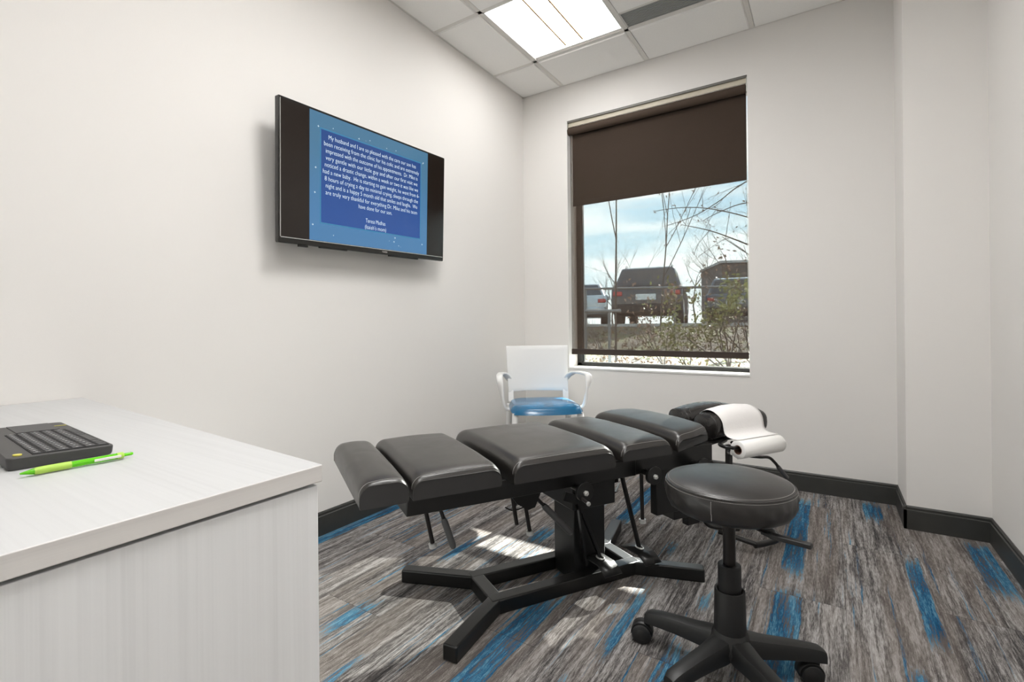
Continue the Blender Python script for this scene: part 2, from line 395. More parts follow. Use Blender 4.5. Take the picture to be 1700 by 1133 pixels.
# ceiling: T-bar grid with tegular tiles dropped a little below it
GX = [.3312, .9408, 1.5504, 2.16]; GY = [-.3947 - .6096 * i for i in range(8)]
xs = [0] + GX + [WX]; ys = [0] + GY + [YR]
LIGHTS = [(1, 1), (2, 3), (3, 5)]    # (ix, iy) cells holding a light; first is in view, the others are added fill
VENT = (2, 1)
tiles = MB()
for i in range(len(xs) - 1):
    for j in range(len(ys) - 1):
        if (i, j) in LIGHTS: continue
        a, b_, c, d = xs[i] + .013, xs[i + 1] - .013, ys[j + 1] + .013, ys[j] - .013
        if i == 0: a = .012
        if i == len(xs) - 2: b_ = WX - .012
        if j == 0: d = -.012
        if (i, j) == VENT: d = -.575
        if b_ - a < .03 or d - c < .03: continue
        zt = H - .006; g = .006
        vs = [(a, c, H + .004), (b_, c, H + .004), (b_, d, H + .004), (a, d, H + .004), (a + g, c + g, zt), (b_ - g, c + g, zt), (b_ - g, d - g, zt), (a + g, d - g, zt)]
        tiles.add(vs, [(4, 7, 6, 5), (0, 1, 5, 4), (1, 2, 6, 5), (2, 3, 7, 6), (3, 0, 4, 7)])
ceil = struct(MB().box((-.15, YR - .15, H + .06), (WX + .15, TH, H + .12)).build('ceiling', 'ceil'))
tiles.build('ceiling_tiles', 'ceil', ceil)
g = MB()
for xx in GX: g.box((xx - .012, YR, H), (xx + .012, 0, H + .02))
for yy in GY: g.box((0, yy - .012, H), (WX, yy + .012, H + .02))
g.box((0, YR, H - .001), (.016, 0, H + .02)); g.box((WX - .016, YR, H - .001), (WX, 0, H + .02)); g.box((0, -.016, H - .001), (WX, 0, H + .02)); g.box((0, YR, H - .001), (WX, YR + .016, H + .02))
g.box((xs[2] + .012, -.575, H), (xs[3] - .012, -.563, H + .02))
g.build('ceiling_grid', 'grid', ceil)

# recessed troffer and two added, unseen fill lights: two curved lenses, centre strip each
LENSES = [(emis('light_lens', (1.0, .99, .97), p_), emis('light_centre_lens', (1.0, .985, .96), p_ * 1.2)) for p_ in PANEL]
MT['trof'] = mat('troffer_white', (.85, .84, .82), .5)
MT['troline'] = mat('troffer_joint', (.40, .25, .12), .6)
labs = ['square recessed ceiling light with two glowing curved lenses, left of the air grille', 'square unseen fill light added in the ceiling over the stool', 'narrow unseen fill light added in the ceiling along the right-hand wall']
for k, (i, j) in enumerate(LIGHTS):
    LENS, LENS2 = LENSES[k]
    a, b_, c, d = xs[i] + .013, xs[i + 1] - .013, ys[j + 1] + .013, ys[j] - .013
    if i == 3: b_ = min(b_, WX - .02)
    mx_, my_ = (a + b_) / 2, (c + d) / 2; hw, hl = (b_ - a) / 2, (d - c) / 2
    t = thing('ceiling_or_fill_light', labs[k], 'ceiling light', (mx_, my_, H), 0, 'recessed ceiling lights')
    fr = MB()
    fr.box((-hw, -hl, 0), (-hw + .006, hl, .05)); fr.box((hw - .006, -hl, 0), (hw, hl, .05)); fr.box((-hw, -hl, 0), (hw, -hl + .006, .05)); fr.box((-hw, hl - .02, 0.004), (hw, hl, .05)); fr.box((-hw, -hl, .045), (hw, hl, .05))
    fr.build('frame', 'trof', t)
    for sgn in (-1, 1):
        m_ = MB(); n = 10; P0 = []
        for q in range(n + 1):
            f = q / n; xx = sgn * (.055 + f * (hw - .061)); zz = .012 + .022 * math.sin(f * PI * .9) ** .8
            P0 += [(xx, -hl + .008, zz), (xx, hl - .022, zz)]
        m_.add(P0, [(2 * q, 2 * q + 1, 2 * q + 3, 2 * q + 2) for q in range(n)], True)
        m_.build('lens', LENS, t)
    m_ = MB(); m_.box((-.052, -hl + .008, .004), (.052, hl - .024, .01)); m_.build('centre_lens', LENS2, t)
    m_ = MB(); m_.box((-.060, -hl + .008, -.001), (-.0515, hl - .045, .012)); m_.box((.0515, -hl + .008, -.001), (.060, hl - .045, .012)); m_.build('lens_joint', 'troline', t)

# linear air grille beside the light
t = thing('air_grille', 'long grey slotted air grille set in the white ceiling grid', 'air vent', ((xs[2] + xs[3]) / 2, -.485, H))
hw = (xs[3] - xs[2]) / 2 - .014
MT['vent'] = mat('vent_grey', (.34, .35, .34), .5); MT['ventdark'] = mat('vent_dark', (.02, .02, .02), .8)
m_ = MB(); m_.box((-hw, -.076, .02), (hw, .074, .03)); m_.build('plenum', 'ventdark', t)
m_ = MB()
for q in range(11):
    yy = -.068 + q * .0134; m_.box((-hw + .004, yy, .001), (hw - .004, yy + .0052, .016))
m_.build('louvres', 'vent', t)
m_ = MB()
nb = 60
for q in range(nb): 
    xx = -hw + .006 + q * (2 * hw - .012) / (nb - 1); m_.box((xx - .001, -.07, .004), (xx + .001, .07, .012))
m_.build('crossbars', 'vent', t)
m_ = MB(); m_.box((-hw, -.078, .0), (hw, -.071, .02)); m_.box((-hw, .071, 0), (hw, .078, .02)); m_.box((-hw, -.078, 0), (-hw + .005, .078, .02)); m_.box((hw - .005, -.078, 0), (hw, .078, .02)); m_.build('frame', 'grid', t)

# ------------------------------------------------------------------ window
fy0, fy1 = .14, .19; zb = z0 + .012
wf = struct(thing('window_1', 'x', 'window'));
for k in ('label', 'category'): del wf[k]
m_ = MB(); fwid = .042
m_.box((w0, fy0, zb), (w0 + fwid, fy1, z1)); m_.box((w1 - .018, fy0, zb), (w1, fy1, z1)); m_.box((w0, fy0, zb), (w1, fy1, zb + .024)); m_.box((w0, fy0, z1 - .05), (w1, fy1, z1))
m_.box((w0 + fwid, fy0 + .015, zb + .024), (w0 + fwid + .006, fy1 - .01, z1 - .05))
m_.build('window_frame', 'winblack', wf, bevel=.002)
m_ = MB(); m_.box((w0 + fwid - .01, fy0 + .016, zb + .022), (w1 - .01, fy0 + .02, zb + .029)); m_.build('glazing_bead', 'zinc', wf)
m_ = MB(); m_.box((w0 + .01, .165, zb + .005), (w1 - .008, .169, z1 - .02)); m_.build('window_pane', 'glass', wf)

# roller shade: full-length solar mesh plus a short blackout cloth behind it
t = thing('roller_shade', 'dark brown roller shade over the window, sheer mesh before a short opaque cloth', 'window shade', ((w0 + w1) / 2, .05, z1))
T0 = Vector(t.location)
def lb(a, b): return tuple(Vector(a) - T0), tuple(Vector(b) - T0)
fx0, fx1 = .363, 1.509
m_ = MB(); m_.tube([Vector((fx0 - .0, .024, 2.309)) - T0, Vector((fx1, .024, 2.309)) - T0], .026, 32); m_.build('roller_tube', 'blackout', t)
m_ = MB(); m_.tube([Vector((fx0 + .01, .085, 2.325)) - T0, Vector((fx1 - .01, .085, 2.325)) - T0], .022, 24); m_.build('second_roller', 'blackout', t)
m_ = MB(); m_.box(*lb((fx0, .0495, .745), (fx1, .0505, 2.318))); m_.build('mesh_cloth', 'fabric', t)
m_ = MB(); m_.box(*lb((fx0 + .012, .0645, 1.782), (fx1 - .003, .0655, 2.33))); m_.build('blackout_cloth', 'blackout', t)
m_ = MB(); m_.box(*lb((fx0 + .012, .060, 1.782), (fx1 - .003, .069, 1.815))); m_.build('blackout_hem', 'hem', t, bevel=.002)
m_ = MB(); m_.box(*lb((fx0 - .002, .043, .718), (fx1 + .002, .057, .757))); m_.build('hem_bar', 'hem', t, bevel=.004)
m_ = MB(); m_.box(*lb((w0 + .005, -.0, z1 - .018), (w1 - .005, .008, z1 - .004))); m_.build('head_rail', 'alu', t, bevel=.001)
m_ = MB(); m_.box(*lb((w0 + .008, .012, z1 - .046), (w1 - .008, .016, z1 - .006))); m_.build('lit_head_strip', 'cream', t)  # added cream bar, stands in for light on the reveal head
for bx0, bx1, bz in ((w0 + .004, w0 + .008, .085), (w1 - .010, w1 - .005, .1)):
    m_ = MB(); m_.box(*lb((bx0, .0, z1 - bz), (bx1, .11, z1 - .006))); m_.build('bracket', 'bracket', t, bevel=.001)
m_ = MB(); cx_ = 1.5145
for q in range(150):
    zz = 2.29 - q * .0098
    if zz < .83: break
    m_.ball(Vector((cx_, .012, zz)) - T0, .0026, 4); m_.ball(Vector((cx_ + .0015, .030, zz)) - T0, .0026, 4)
m_.tube([Vector((cx_, .012, 2.3)) - T0, Vector((cx_, .012, .84)) - T0], .0009, 6); m_.tube([Vector((cx_, .03, 2.3)) - T0, Vector((cx_, .03, .84)) - T0], .0009, 6)
m_.build('bead_chain', 'chain', t)
m_ = MB()
ring = [Vector((cx_, .012 + .009 * math.cos(a * PI / 8), .825 + .011 * math.sin(a * PI / 8))) - T0 for a in range(17)]
m_.tube(ring, .003, 8, caps=False)
m_.tube([Vector((cx_, .012, .85)) - T0, Vector((cx_, .012, .838)) - T0], .005, 8); m_.build('chain_tensioner', 'reveal', t)

# ------------------------------------------------------------------ television
tv = thing('television', 'flat black wall television showing white text on a blue slide', 'television', (.1, -1.5545, 1.2825))
ex = Vector((0, .9950, .0250)).normalized(); ez = Vector((.030, .004, .569)); ez = (ez - ex * ez.dot(ex)).normalized(); ey = ez.cross(ex)  # ey points into wall
TM = Matrix((ex, ey, ez)).transposed().to_4x4(); TM.translation = tv.location; tv.matrix_world = TM
W2, HT = .4975, .571                       # local: x width, -y out of screen, z up
def rrect(x0, z0_, x1, z1_, r, n=4):
    pts = []
    for cx_, cz, a0 in ((x1 - r, z1_ - r, 0), (x0 + r, z1_ - r, 90), (x0 + r, z0_ + r, 180), (x1 - r, z0_ + r, 270)):
        for k in range(n + 1): a = R(a0 + 90 * k / n); pts.append((cx_ + r * math.cos(a), cz + r * math.sin(a)))
    return pts
XZ = Matrix(((1, 0, 0, 0), (0, 0, 1, 0), (0, 1, 0, 0), (0, 0, 0, 1)))   # prism in xz
m_ = MB(); m_.prism(rrect(-W2, 0, W2, HT, .006), 0, .022, XZ); m_.build('bezel', 'tvblack', tv, bevel=.002)
m_ = MB(); m_.prism(rrect(-W2 + .08, .05, W2 - .08, HT - .12, .02), .02, .06, XZ); m_.build('back_housing', 'tvblack', tv, bevel=.006)
m_ = MB(); m_.box((-.15, .055, .18), (.15, .075, .4)); m_.build('wall_mount', 'darkmetal', tv)
sx, sz0, sz1 = W2 - .010, .024, HT - .009
m_ = MB(); m_.box((-sx, -.0012, sz0), (sx, .001, sz1)); scr = m_.build('screen', 'screen', tv)
m_ = MB(); m_.box((-sx, -.003, sz0 - .003), (sx, 0, sz0 - .0005)); m_.box((-sx - .003, -.0026, sz0), (-sx - .001, 0, sz1)); m_.build('screen_edge', 'zinc', tv)
hh = (sz1 - sz0); hwid = hh * 4 / 3 / 2
def grad_emis(name, c0, c1, s, a0, a1):
    m, tt, b = newmat(name); q = NB(tt); tcc = tt.nodes.new('ShaderNodeTexCoord'); sp_ = tt.nodes.new('ShaderNodeSeparateXYZ'); tt.links.new(tcc.outputs['Object'], sp_.inputs[0])
    v = q.m('ADD', sp_.outputs[2], q.m('MULTIPLY', q.m('SUBTRACT', q.noise(tcc.outputs['Object'], 5, 3), .5), .25))
    c = q.mix(q.ss(v, a0, a1), c0, c1); tt.links.new(c, b.inputs['Emission Color']); b.inputs['Emission Strength'].default_value = s
    b.inputs['Base Color'].default_value = (.01, .01, .01, 1); b.inputs['Roughness'].default_value = .22; return m
SL = grad_emis('slide_sky_blue', (.075, .235, .47), (.075, .215, .36), .58, .1, .5)
SP = grad_emis('slide_royal_blue', (.016, .085, .34), (.016, .070, .27), .60, .1, .5)
SPE = emis('slide_panel_edge', (.03, .22, .42), .6)
ST = emis('slide_text', (.70, .82, .86), .85)
m_ = MB(); m_.box((-hwid, -.0018, sz0 + .001), (hwid, -.001, sz1 - .001)); m_.build('slide_background', SL, scr)
pz0, pz1, pxx = sz0 + hh * .150, sz1 - hh * .125, hwid * .845
m_ = MB(); m_.box((-pxx - .006, -.0021, pz0 - .006), (pxx + .006, -.0018, pz1 + .006)); m_.build('slide_panel_edge', SPE, scr)
m_ = MB(); m_.box((-pxx, -.0024, pz0), (pxx, -.002, pz1)); m_.build('slide_panel', SP, scr)
m_ = MB(); rs = random.Random(3)
for q in range(64):
    side = rs.random(); x_ = rs.uniform(-hwid + .01, hwid - .01); z_ = rs.uniform(sz0 + .01, sz1 - .01)
    if abs(x_) < pxx + .012 and pz0 - .012 < z_ < pz1 + .012: continue
    r_ = rs.choice([.0025, .004, .006]); w_ = r_ * .16; y_ = -.0022
    for a, b_ in (((r_, 0), (0, w_)), ((0, r_), (w_, 0))):
        m_.add([(x_ + a[0], y_, z_ + a[1]), (x_ + b_[0], y_, z_ + b_[1]), (x_ - a[0], y_, z_ - a[1]), (x_ - b_[0], y_, z_ - b_[1])], [(0, 1, 2, 3)])
m_.build('slide_sparkles', ST, scr, kind='stuff')
LN = ["My husband and I are so pleased with the care our son has", "been receiving from the clinic for his colic and are extremely",
      "impressed with the outcome of his appointments.  Dr. Mike is", "very gentle with our little guy and after our first visit we",
      "noticed a drastic change, within a week or two it was like we", "had a new baby.  He is starting to gain weight, he went from 6-",
      "8 hours of crying a day to minimal crying, sleeps through the", "night and is a happy 5 month old that smiles and laughs.  We",
      "are truly very thankful for everything Dr. Mike and his team", "have done for our son.", "", "Teresa Madhas", "(Isaiah\u2019s mom)"]
def text(name, body, size, m, parent, loc, fit=None, align='CENTER', rot=(PI / 2, 0, 0), ls=1.0):
    cu = bpy.data.curves.new(name, 'FONT'); cu.body = body; cu.size = size; cu.align_x = align; cu.align_y = 'CENTER'; cu.space_line = ls; cu.resolution_u = 3; cu.offset = -size * .012
    cu.materials.append(m); o = bpy.data.objects.new(name, cu); COL.objects.link(o); bpy.context.view_layer.update()
    k = (fit / o.dimensions.x) if fit else 1.0
    dg = bpy.context.evaluated_depsgraph_get(); me = bpy.data.meshes.new_from_object(o.evaluated_get(dg)); me.transform(Matrix.Diagonal((k, 1, 1, 1)))
    bpy.data.objects.remove(o); me.materials.clear(); me.materials.append(m)
    o = bpy.data.objects.new(name, me); COL.objects.link(o); o.parent = parent; o.location = loc; o.rotation_euler = rot
    return o
LS_ = .0293; top_ = pz1 - .026
for q, ln_ in enumerate(LN):
    if ln_: text('text_line', ln_, .0275, ST, scr, (0, -.0028, top_ - q * LS_), fit=len(ln_) * pxx * 2 * .965 / 62.5)
text('maker_name', "TOSHIBA", .011, MT['pen_clip'], tv, (.06, -.0008, .0115), fit=.034)
m_ = MB(); m_.box((-.40, .006, -.008), (-.36, .02, .001)); m_.build('sensor_bump', 'tvblack', tv)
for qa, qb, qc in ((-.30, -.16, -.004), (.10, .30, -.006)):
    m_ = MB(); m_.box((qa, .004, qc), (qb, .02, .001)); m_.build('speaker_vent', 'tvblack', tv)

# ------------------------------------------------------------------ desk
dk = thing('desk', 'white wood-grain laminate desk against the left wall with a thick overhanging top', 'desk', (0, -2.7, 0))
D0 = Vector((0, -2.7, 0)); ye = -4.55
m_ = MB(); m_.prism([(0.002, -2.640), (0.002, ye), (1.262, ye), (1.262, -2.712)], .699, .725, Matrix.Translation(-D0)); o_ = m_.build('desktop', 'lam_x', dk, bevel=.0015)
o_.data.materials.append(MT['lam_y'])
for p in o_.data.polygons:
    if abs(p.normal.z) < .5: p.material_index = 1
m_ = MB(); m_.prism([(0.012, -2.652), (0.012, ye + .012), (1.243, ye + .012), (1.243, -2.724)], .688, .6995, Matrix.Translation(-D0)); m_.build('shadow_gap', 'gap', dk)
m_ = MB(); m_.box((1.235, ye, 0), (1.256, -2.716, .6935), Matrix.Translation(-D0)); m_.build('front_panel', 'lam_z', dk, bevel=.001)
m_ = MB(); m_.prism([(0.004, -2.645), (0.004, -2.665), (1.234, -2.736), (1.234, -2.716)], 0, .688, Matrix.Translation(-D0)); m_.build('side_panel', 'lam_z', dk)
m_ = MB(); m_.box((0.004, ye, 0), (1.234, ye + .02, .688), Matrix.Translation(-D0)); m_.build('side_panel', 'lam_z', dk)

# ------------------------------------------------------------------ keyboard  (local x: user's right, y: away from user)
kb = thing('keyboard', 'slim black wireless keyboard with a round yellow button on the white desk', 'keyboard', (.734, -2.911, .7252), R(176.5))
kb.scale = (.97, .92, 1)
def kbd_plate():
    pts = rrect(-.177, -.07, .177, .07, .008, 4); n = len(pts); V_ = []
    lay = [(.0, .965), (.004, .985), (.013, 1.0), (.0155, .992)]
    for z_, s_ in lay:
        for x_, y_ in pts: V_.append((x_ * (1 - (1 - s_) * .4), y_ * s_, z_ + (.004 if z_ > .003 else 0) * (y_ + .07) / .14))
    f_ = [tuple(range(n))[::-1], tuple(range(3 * n, 4 * n))]
    for l in range(3):
        for i in range(n): f_.append((l * n + i, l * n + (i + 1) % n, (l + 1) * n + (i + 1) % n, (l + 1) * n + i))
    return MB().add(V_, f_)
kbd_plate().build('case', 'kbd', kb, bevel=.0012)
def ktop(y): return .0155 + .004 * (y + .07) / .14 + .0004
m_ = MB(); m_.box((-.168, -.064, .0150), (.062, .038, .0162), Matrix.Rotation(R(1.6), 4, 'X') @ Matrix.Translation((0, 0, .0022))); m_.build('key_well', 'gap', kb)
lg = MB()
rows = [(.031, .011, 14), (.0145, .0135, 14), (-.0035, .0145, 14), (-.0215, .0145, 13), (-.0395, .0145, 12)]
for ri, (yc, hh_, n) in enumerate(rows):
    wd = .226 / n; nn = n
    for k in range(nn):
        xa = -.1665 + k * wd; xb = xa + wd - .0016
        key = MB(); z_ = ktop(yc)
        key.add([(xa, yc - hh_ / 2, z_ - .0006), (xb, yc - hh_ / 2, z_ - .0006), (xb, yc + hh_ / 2, z_), (xa, yc + hh_ / 2, z_), (xa + .001, yc - hh_ / 2 + .001, z_ + .0016), (xb - .001, yc - hh_ / 2 + .001, z_ + .0016), (xb - .001, yc + hh_ / 2 - .001, z_ + .002), (xa + .001, yc + hh_ / 2 - .001, z_ + .002)],
                [(0, 3, 2, 1), (4, 5, 6, 7), (0, 1, 5, 4), (1, 2, 6, 5), (2, 3, 7, 6), (3, 0, 4, 7)])
        key.build('key', 'keys', kb)
        xm = (xa + xb) / 2 - wd * .15; lg.add([(xm - .0018, yc - .0014, z_ + .00205), (xm + .0018, yc - .0014, z_ + .00205), (xm + .0018, yc + .0018, z_ + .0023), (xm - .0018, yc + .0018, z_ + .0023)], [(0, 1, 2, 3)])
xa = -.1665
for wd in (.018, .016, .018, .078, .018, .016, .016, .016, .014, .016):
    key = MB(); yc = -.057; z_ = ktop(yc); xb = xa + wd - .0016
    key.add([(xa, yc - .006, z_ - .0008), (xb, yc - .006, z_ - .0008), (xb, yc + .0065, z_), (xa, yc + .0065, z_), (xa + .001, yc - .005, z_ + .0014), (xb - .001, yc - .005, z_ + .0014), (xb - .001, yc + .0055, z_ + .0018), (xa + .001, yc + .0055, z_ + .0018)],
            [(0, 3, 2, 1), (4, 5, 6, 7), (0, 1, 5, 4), (1, 2, 6, 5), (2, 3, 7, 6), (3, 0, 4, 7)])
    key.build('key', 'keys', kb); xa += wd
lg.build('key_legends', 'legend', kb)
m_ = MB(); m_.disc((-.158, .054, ktop(.054) + .0006), (0, -.03, 1), .0058, .0016, 24); yb = m_.build('round_button', 'yellow', kb); yb['label'] = 'round yellow button'
m_ = MB(); m_.box((.070, -.045, .0175), (.170, .02, .0188), Matrix.Rotation(R(1.6), 4, 'X')); m_.build('touchpad', 'keys', kb)
m_ = MB(); m_.box((.119, -.066, .0172), (.121, -.045, .0182), Matrix.Rotation(R(1.6), 4, 'X')); m_.build('button_divider', 'yellow', kb)

# ------------------------------------------------------------------ pen
pa, pb_ = Vector((.957, -2.983, .7315)), Vector((.961, -2.856, .7315)); pd = pb_ - pa
pen = thing('pen', 'lime green retractable ballpoint pen lying on the desk beside the keyboard', 'pen', pa, math.atan2(pd.y, pd.x))
PY = Matrix.Rotation(PI / 2, 4, 'Y')
def plathe(prof, name, m): 
    b_ = MB(); b_.lathe(prof, n=20, M=PY); return b_.build(name, m, pen)
plathe([(.0001, .0), (.0011, .0), (.0018, .003), (.0044, .014), (.0046, .0155), (.0001, .0155)], 'tip', 'pen_clear')
plathe([(.0001, .015), (.0048, .015), (.0054, .019), (.0054, .05), (.0051, .056), (.0001, .056)], 'grip', 'pen_grip')
plathe([(.0001, .0555), (.0047, .0555), (.0047, .118), (.0001, .118)], 'barrel', 'pen_clear')
plathe([(.0001, .112), (.0051, .112), (.0051, .1195), (.004, .121), (.0001, .121)], 'collar', 'pen_grip')
plathe([(.0001, .12), (.0026, .12), (.0027, .131), (.0018, .1335), (.0001, .1335)], 'push_button', 'pen_clear')
m_ = MB(); m_.box((.082, -.0075, -.0015), (.116, -.0055, .0025)); m_.build('clip', 'pen_clip', pen, bevel=.0006)

# ------------------------------------------------------------------ treatment table
AX = R(59.3); U = Vector((math.cos(AX), math.sin(AX), 0)); V = Vector((math.sin(AX), -math.cos(AX), 0))
S0, T0_ = -.81, 1.72
tb = thing('treatment_table', 'long black padded chiropractic treatment table on a splayed steel base', 'treatment table', U * S0 + V * T0_, AX)
def L(s, t, z=0): return Vector((s - S0, -(t - T0_), z))
zt = .048; wt = .048
m_ = MB()
for t_ in (1.634, 1.806): m_.bar(L(-1.118, t_, zt / 2), L(-.508, t_, zt / 2), wt, zt)
for s_ in (-1.094, -.532): m_.bar(L(s_, 1.65, zt / 2), L(s_, 1.79, zt / 2), wt, zt - .0006)
for sa, sb in ((-1.090, -1.312), (-.532, -.335)):
    for ta, tb_ in ((1.80, 1.968), (1.64, 1.472)): m_.bar(L(sa, ta, zt / 2 - .0003), L(sb, tb_, zt / 2 - .0003), wt - .001, zt - .0012)
m_.build('base_frame', 'frame', tb, bevel=.005, seg=3)
m_ = MB(); m_.box(L(-.775, 1.787, .005), L(-.640, 1.652, .40)); m_.build('column', 'frame', tb, bevel=.003)
m_ = MB(); m_.box(L(-.805, 1.826, .283), L(-.622, 1.614, .402)); m_.build('carriage', 'frame', tb, bevel=.003)
m_ = MB(); m_.box(L(-1.415, 1.915, .402), L(-.60, 1.525, .462)); m_.box(L(-.70, 1.913, .404), L(-.225, 1.527, .474)); m_.build('top_frame', 'frame', tb, bevel=.003)
m_ = MB()
m_.prism([(-1.07, .402), (-.93, .402), (-.965, .33), (-.99, .325), (-1.03, .35)], -.003, .003, Matrix(((1, 0, 0, -S0), (0, 0, -1, -(1.84 - T0_)), (0, 1, 0, 0), (0, 0, 0, 1))))
m_.prism([(-.98, .402), (-.93, .402), (-.965, .28), (-.975, .28)], -.003, .003, Matrix(((1, 0, 0, -S0), (0, 0, -1, -(1.70 - T0_)), (0, 1, 0, 0), (0, 0, 0, 1))))
m_.build('gusset', 'frame', tb)
m_ = MB(); m_.tube(smoothpath([L(-1.03, 1.75, .31), L(-1.0, 1.75, .295), L(-.95, 1.75, .30), L(-.92, 1.75, .31)]), .0025, 8); m_.build('spring_wire', 'darkmetal', tb)

def cushion(name, s0, s1, zb_, zs, zc, t0=1.47, t1=1.97, tilt=0, rc=.032, taper=0, lab=None):
    """upholstered pad: cover rolls over the s ends, flat side panels at the t ends"""
    n = 7; prof = []                        # in (s,z) from lower s0 side over the top to lower s1 side
    def P(ztop, crown):
        r = min(rc, (ztop - zb_) * .8); q = [(s0 + .002, zb_), (s0, zb_ + .006)]
        for k in range(n + 1): a = PI - (PI / 2) * k / n; q.append((s0 + r + r * math.cos(a), ztop - r + r * math.sin(a)))
        m = 8
        for k in range(1, m):
            f = k / m; q.append((s0 + r + (s1 - s0 - 2 * r) * f, ztop + crown * math.sin(PI * f) ** .9))
        for k in range(n + 1): a = PI / 2 - (PI / 2) * k / n; q.append((s1 - r + r * math.cos(a), ztop - r + r * math.sin(a)))
        return q + [(s1, zb_ + .006), (s1 - .002, zb_)]
    ts = []; ww = t1 - t0; rf = .045
    offs = [0, .004, .010, .018, .028, .04, .06, .1, .16]
    ts = [t0 + o for o in offs] + [t1 - o for o in offs[::-1]]
    rings = []
    for t_ in ts:
        d = min(t_ - t0, t1 - t_); f = min(1, d / rf); g_ = math.sqrt(max(0, 1 - (1 - f) ** 2)); f2 = min(1, d / .16)
        zt_ = zs + (zc - zs) * (g_ * .75 + f2 * .25)
        rng = []
        for (s_, z_) in P(zt_, .003 * g_):
            if taper:                       # narrows towards the head end
                k = max(0, (s_ - (s0 + (s1 - s0) * .38)) / ((s1 - s0) * .62)); mid = (t0 + t1) / 2
                tt = mid + (t_ - mid) * (1 - taper * k ** 1.2)
            else: tt = t_
            rng.append(L(s_, tt, z_ + tilt * (s_ - s0)))
        rings.append(rng)
    K = len(rings[0]); bb = MB(); vs = [v for r_ in rings for v in r_]; fs = []
    for i in range(len(rings) - 1):
        for k in range(K - 1): fs.append((i * K + k, (i + 1) * K + k, (i + 1) * K + k + 1, i * K + k + 1))
        fs.append((i * K + K - 1, (i + 1) * K + K - 1, (i + 1) * K, i * K))
    bb.add(vs, fs, True)
    cu = bb.build(name, 'leather', tb, angle=50)
    for idx in (0, -1):
        rg = rings[idx]; sp_ = MB(); out = V * 0
        sp_.add(rg, [tuple(range(K))]); o = sp_.build('side_panel', 'leatherside', cu)
        inn = rings[1] if idx == 0 else rings[-2]
        w = MB(); w.tube([p for p in rg[1:-1]], .0014, 6); w.build('welt', 'leather', cu)
        st = MB(); rr = rings[2] if idx == 0 else rings[-3]
        w2 = MB(); w2.tube([p + up * .0004 for p in rr[2:-2]], .0007, 5); w2.build('stitching', 'thread', cu)
    if lab: cu['label'] = lab
    return cu
cushion('foot_cushion', -1.551, -1.422, .462, .521, .536, rc=.034)
cushion('leg_cushion', -1.412, -1.147, .464, .514, .537)
cushion('pelvic_cushion', -1.106, -.733, .462, .514, .540, rc=.036)
cushion('abdomen_cushion', -.702, -.485, .476, .512, .541, rc=.034)
cushion('chest_cushion', -.458, -.262, .480, .520, .552, tilt=.06, rc=.034, taper=.18)

# adjusting knobs, levers, struts and pedals
def knob(s_, z_, disc_t=1.968):
    k = MB(); k.tube([L(s_, 1.90, z_), L(s_, disc_t, z_)], .0105, 16); kn = k.build('knob_shaft', 'frame', tb)
    k = MB(); k.disc(L(s_, disc_t + .002, z_), (0, -1, 0), .031, .006, 40); k.disc(L(s_, disc_t - .008, z_ - .004), (0, -1, 0), .027, .010, 40); k.build('knob_disc', 'frame', kn, bevel=.0008)
    k = MB(); k.disc(L(s_, disc_t + .008, z_ - .003), (0, -1, 0), .0085, .008, 6); k.tube([L(s_, disc_t + .008, z_ - .003), L(s_, disc_t + .016, z_ - .003)], .0045, 12); k.build('nut', 'zinc', kn)
    return kn
kn = knob(-.855, .402)
k = MB(); k.tube([L(-.868, 1.965, .385), L(-.868, 2.005, .378)], .005, 10); k.build('bolt', 'darkmetal', kn)
k = MB(); k.tube([L(-.868, 2.003, .3785), L(-.868, 2.010, .377)], .0065, 6); k.build('bolt_head', 'zinc', kn)
knob(-.568, .413); knob(-.335, .412)
def rodlever(s_, s2_, za, zb_, t_, ring):
    k = MB(); k.tube([L(s_, t_, za), L(s2_, t_, zb_)], .0068, 12); o = k.build('lock_rod', 'darkmetal', tb)
    if ring: 
        k = MB(); d = (L(s2_, t_, zb_) - L(s_, t_, za)).normalized(); k.tube([L(s2_, t_, zb_) - d * .008, L(s2_, t_, zb_) + d * .006], .0125, 20); k.build('rod_collar', 'zinc', o)
rodlever(-1.333, -1.303, .404, .256, 1.80, True)
rodlever(-1.034, -1.012, .404, .267, 1.80, False)
rodlever(-.992, -.962, .404, .229, 1.80, True)
rodlever(-.529, -.525, .404, .210, 1.86, True)
def griplever(p, q, r_):
    k = MB(); k.tube([p, q], .0062, 10); o = k.build('release_lever', 'darkmetal', tb)
    d = (q - p); k = MB(); a = p + d * .42; dn = d.normalized()
    k.tube([a, a + dn * .012, q - dn * .01, q, q + dn * .004], [r_ * .72, r_, r_, r_ * .8, r_ * .4], 16); k.build('lever_grip', 'rubber', o)
griplever(L(-1.292, 1.80, .404), L(-1.236, 1.80, .236), .0105)
griplever(L(-.990, 1.80, .40), L(-.797, 1.80, .196), .0115)
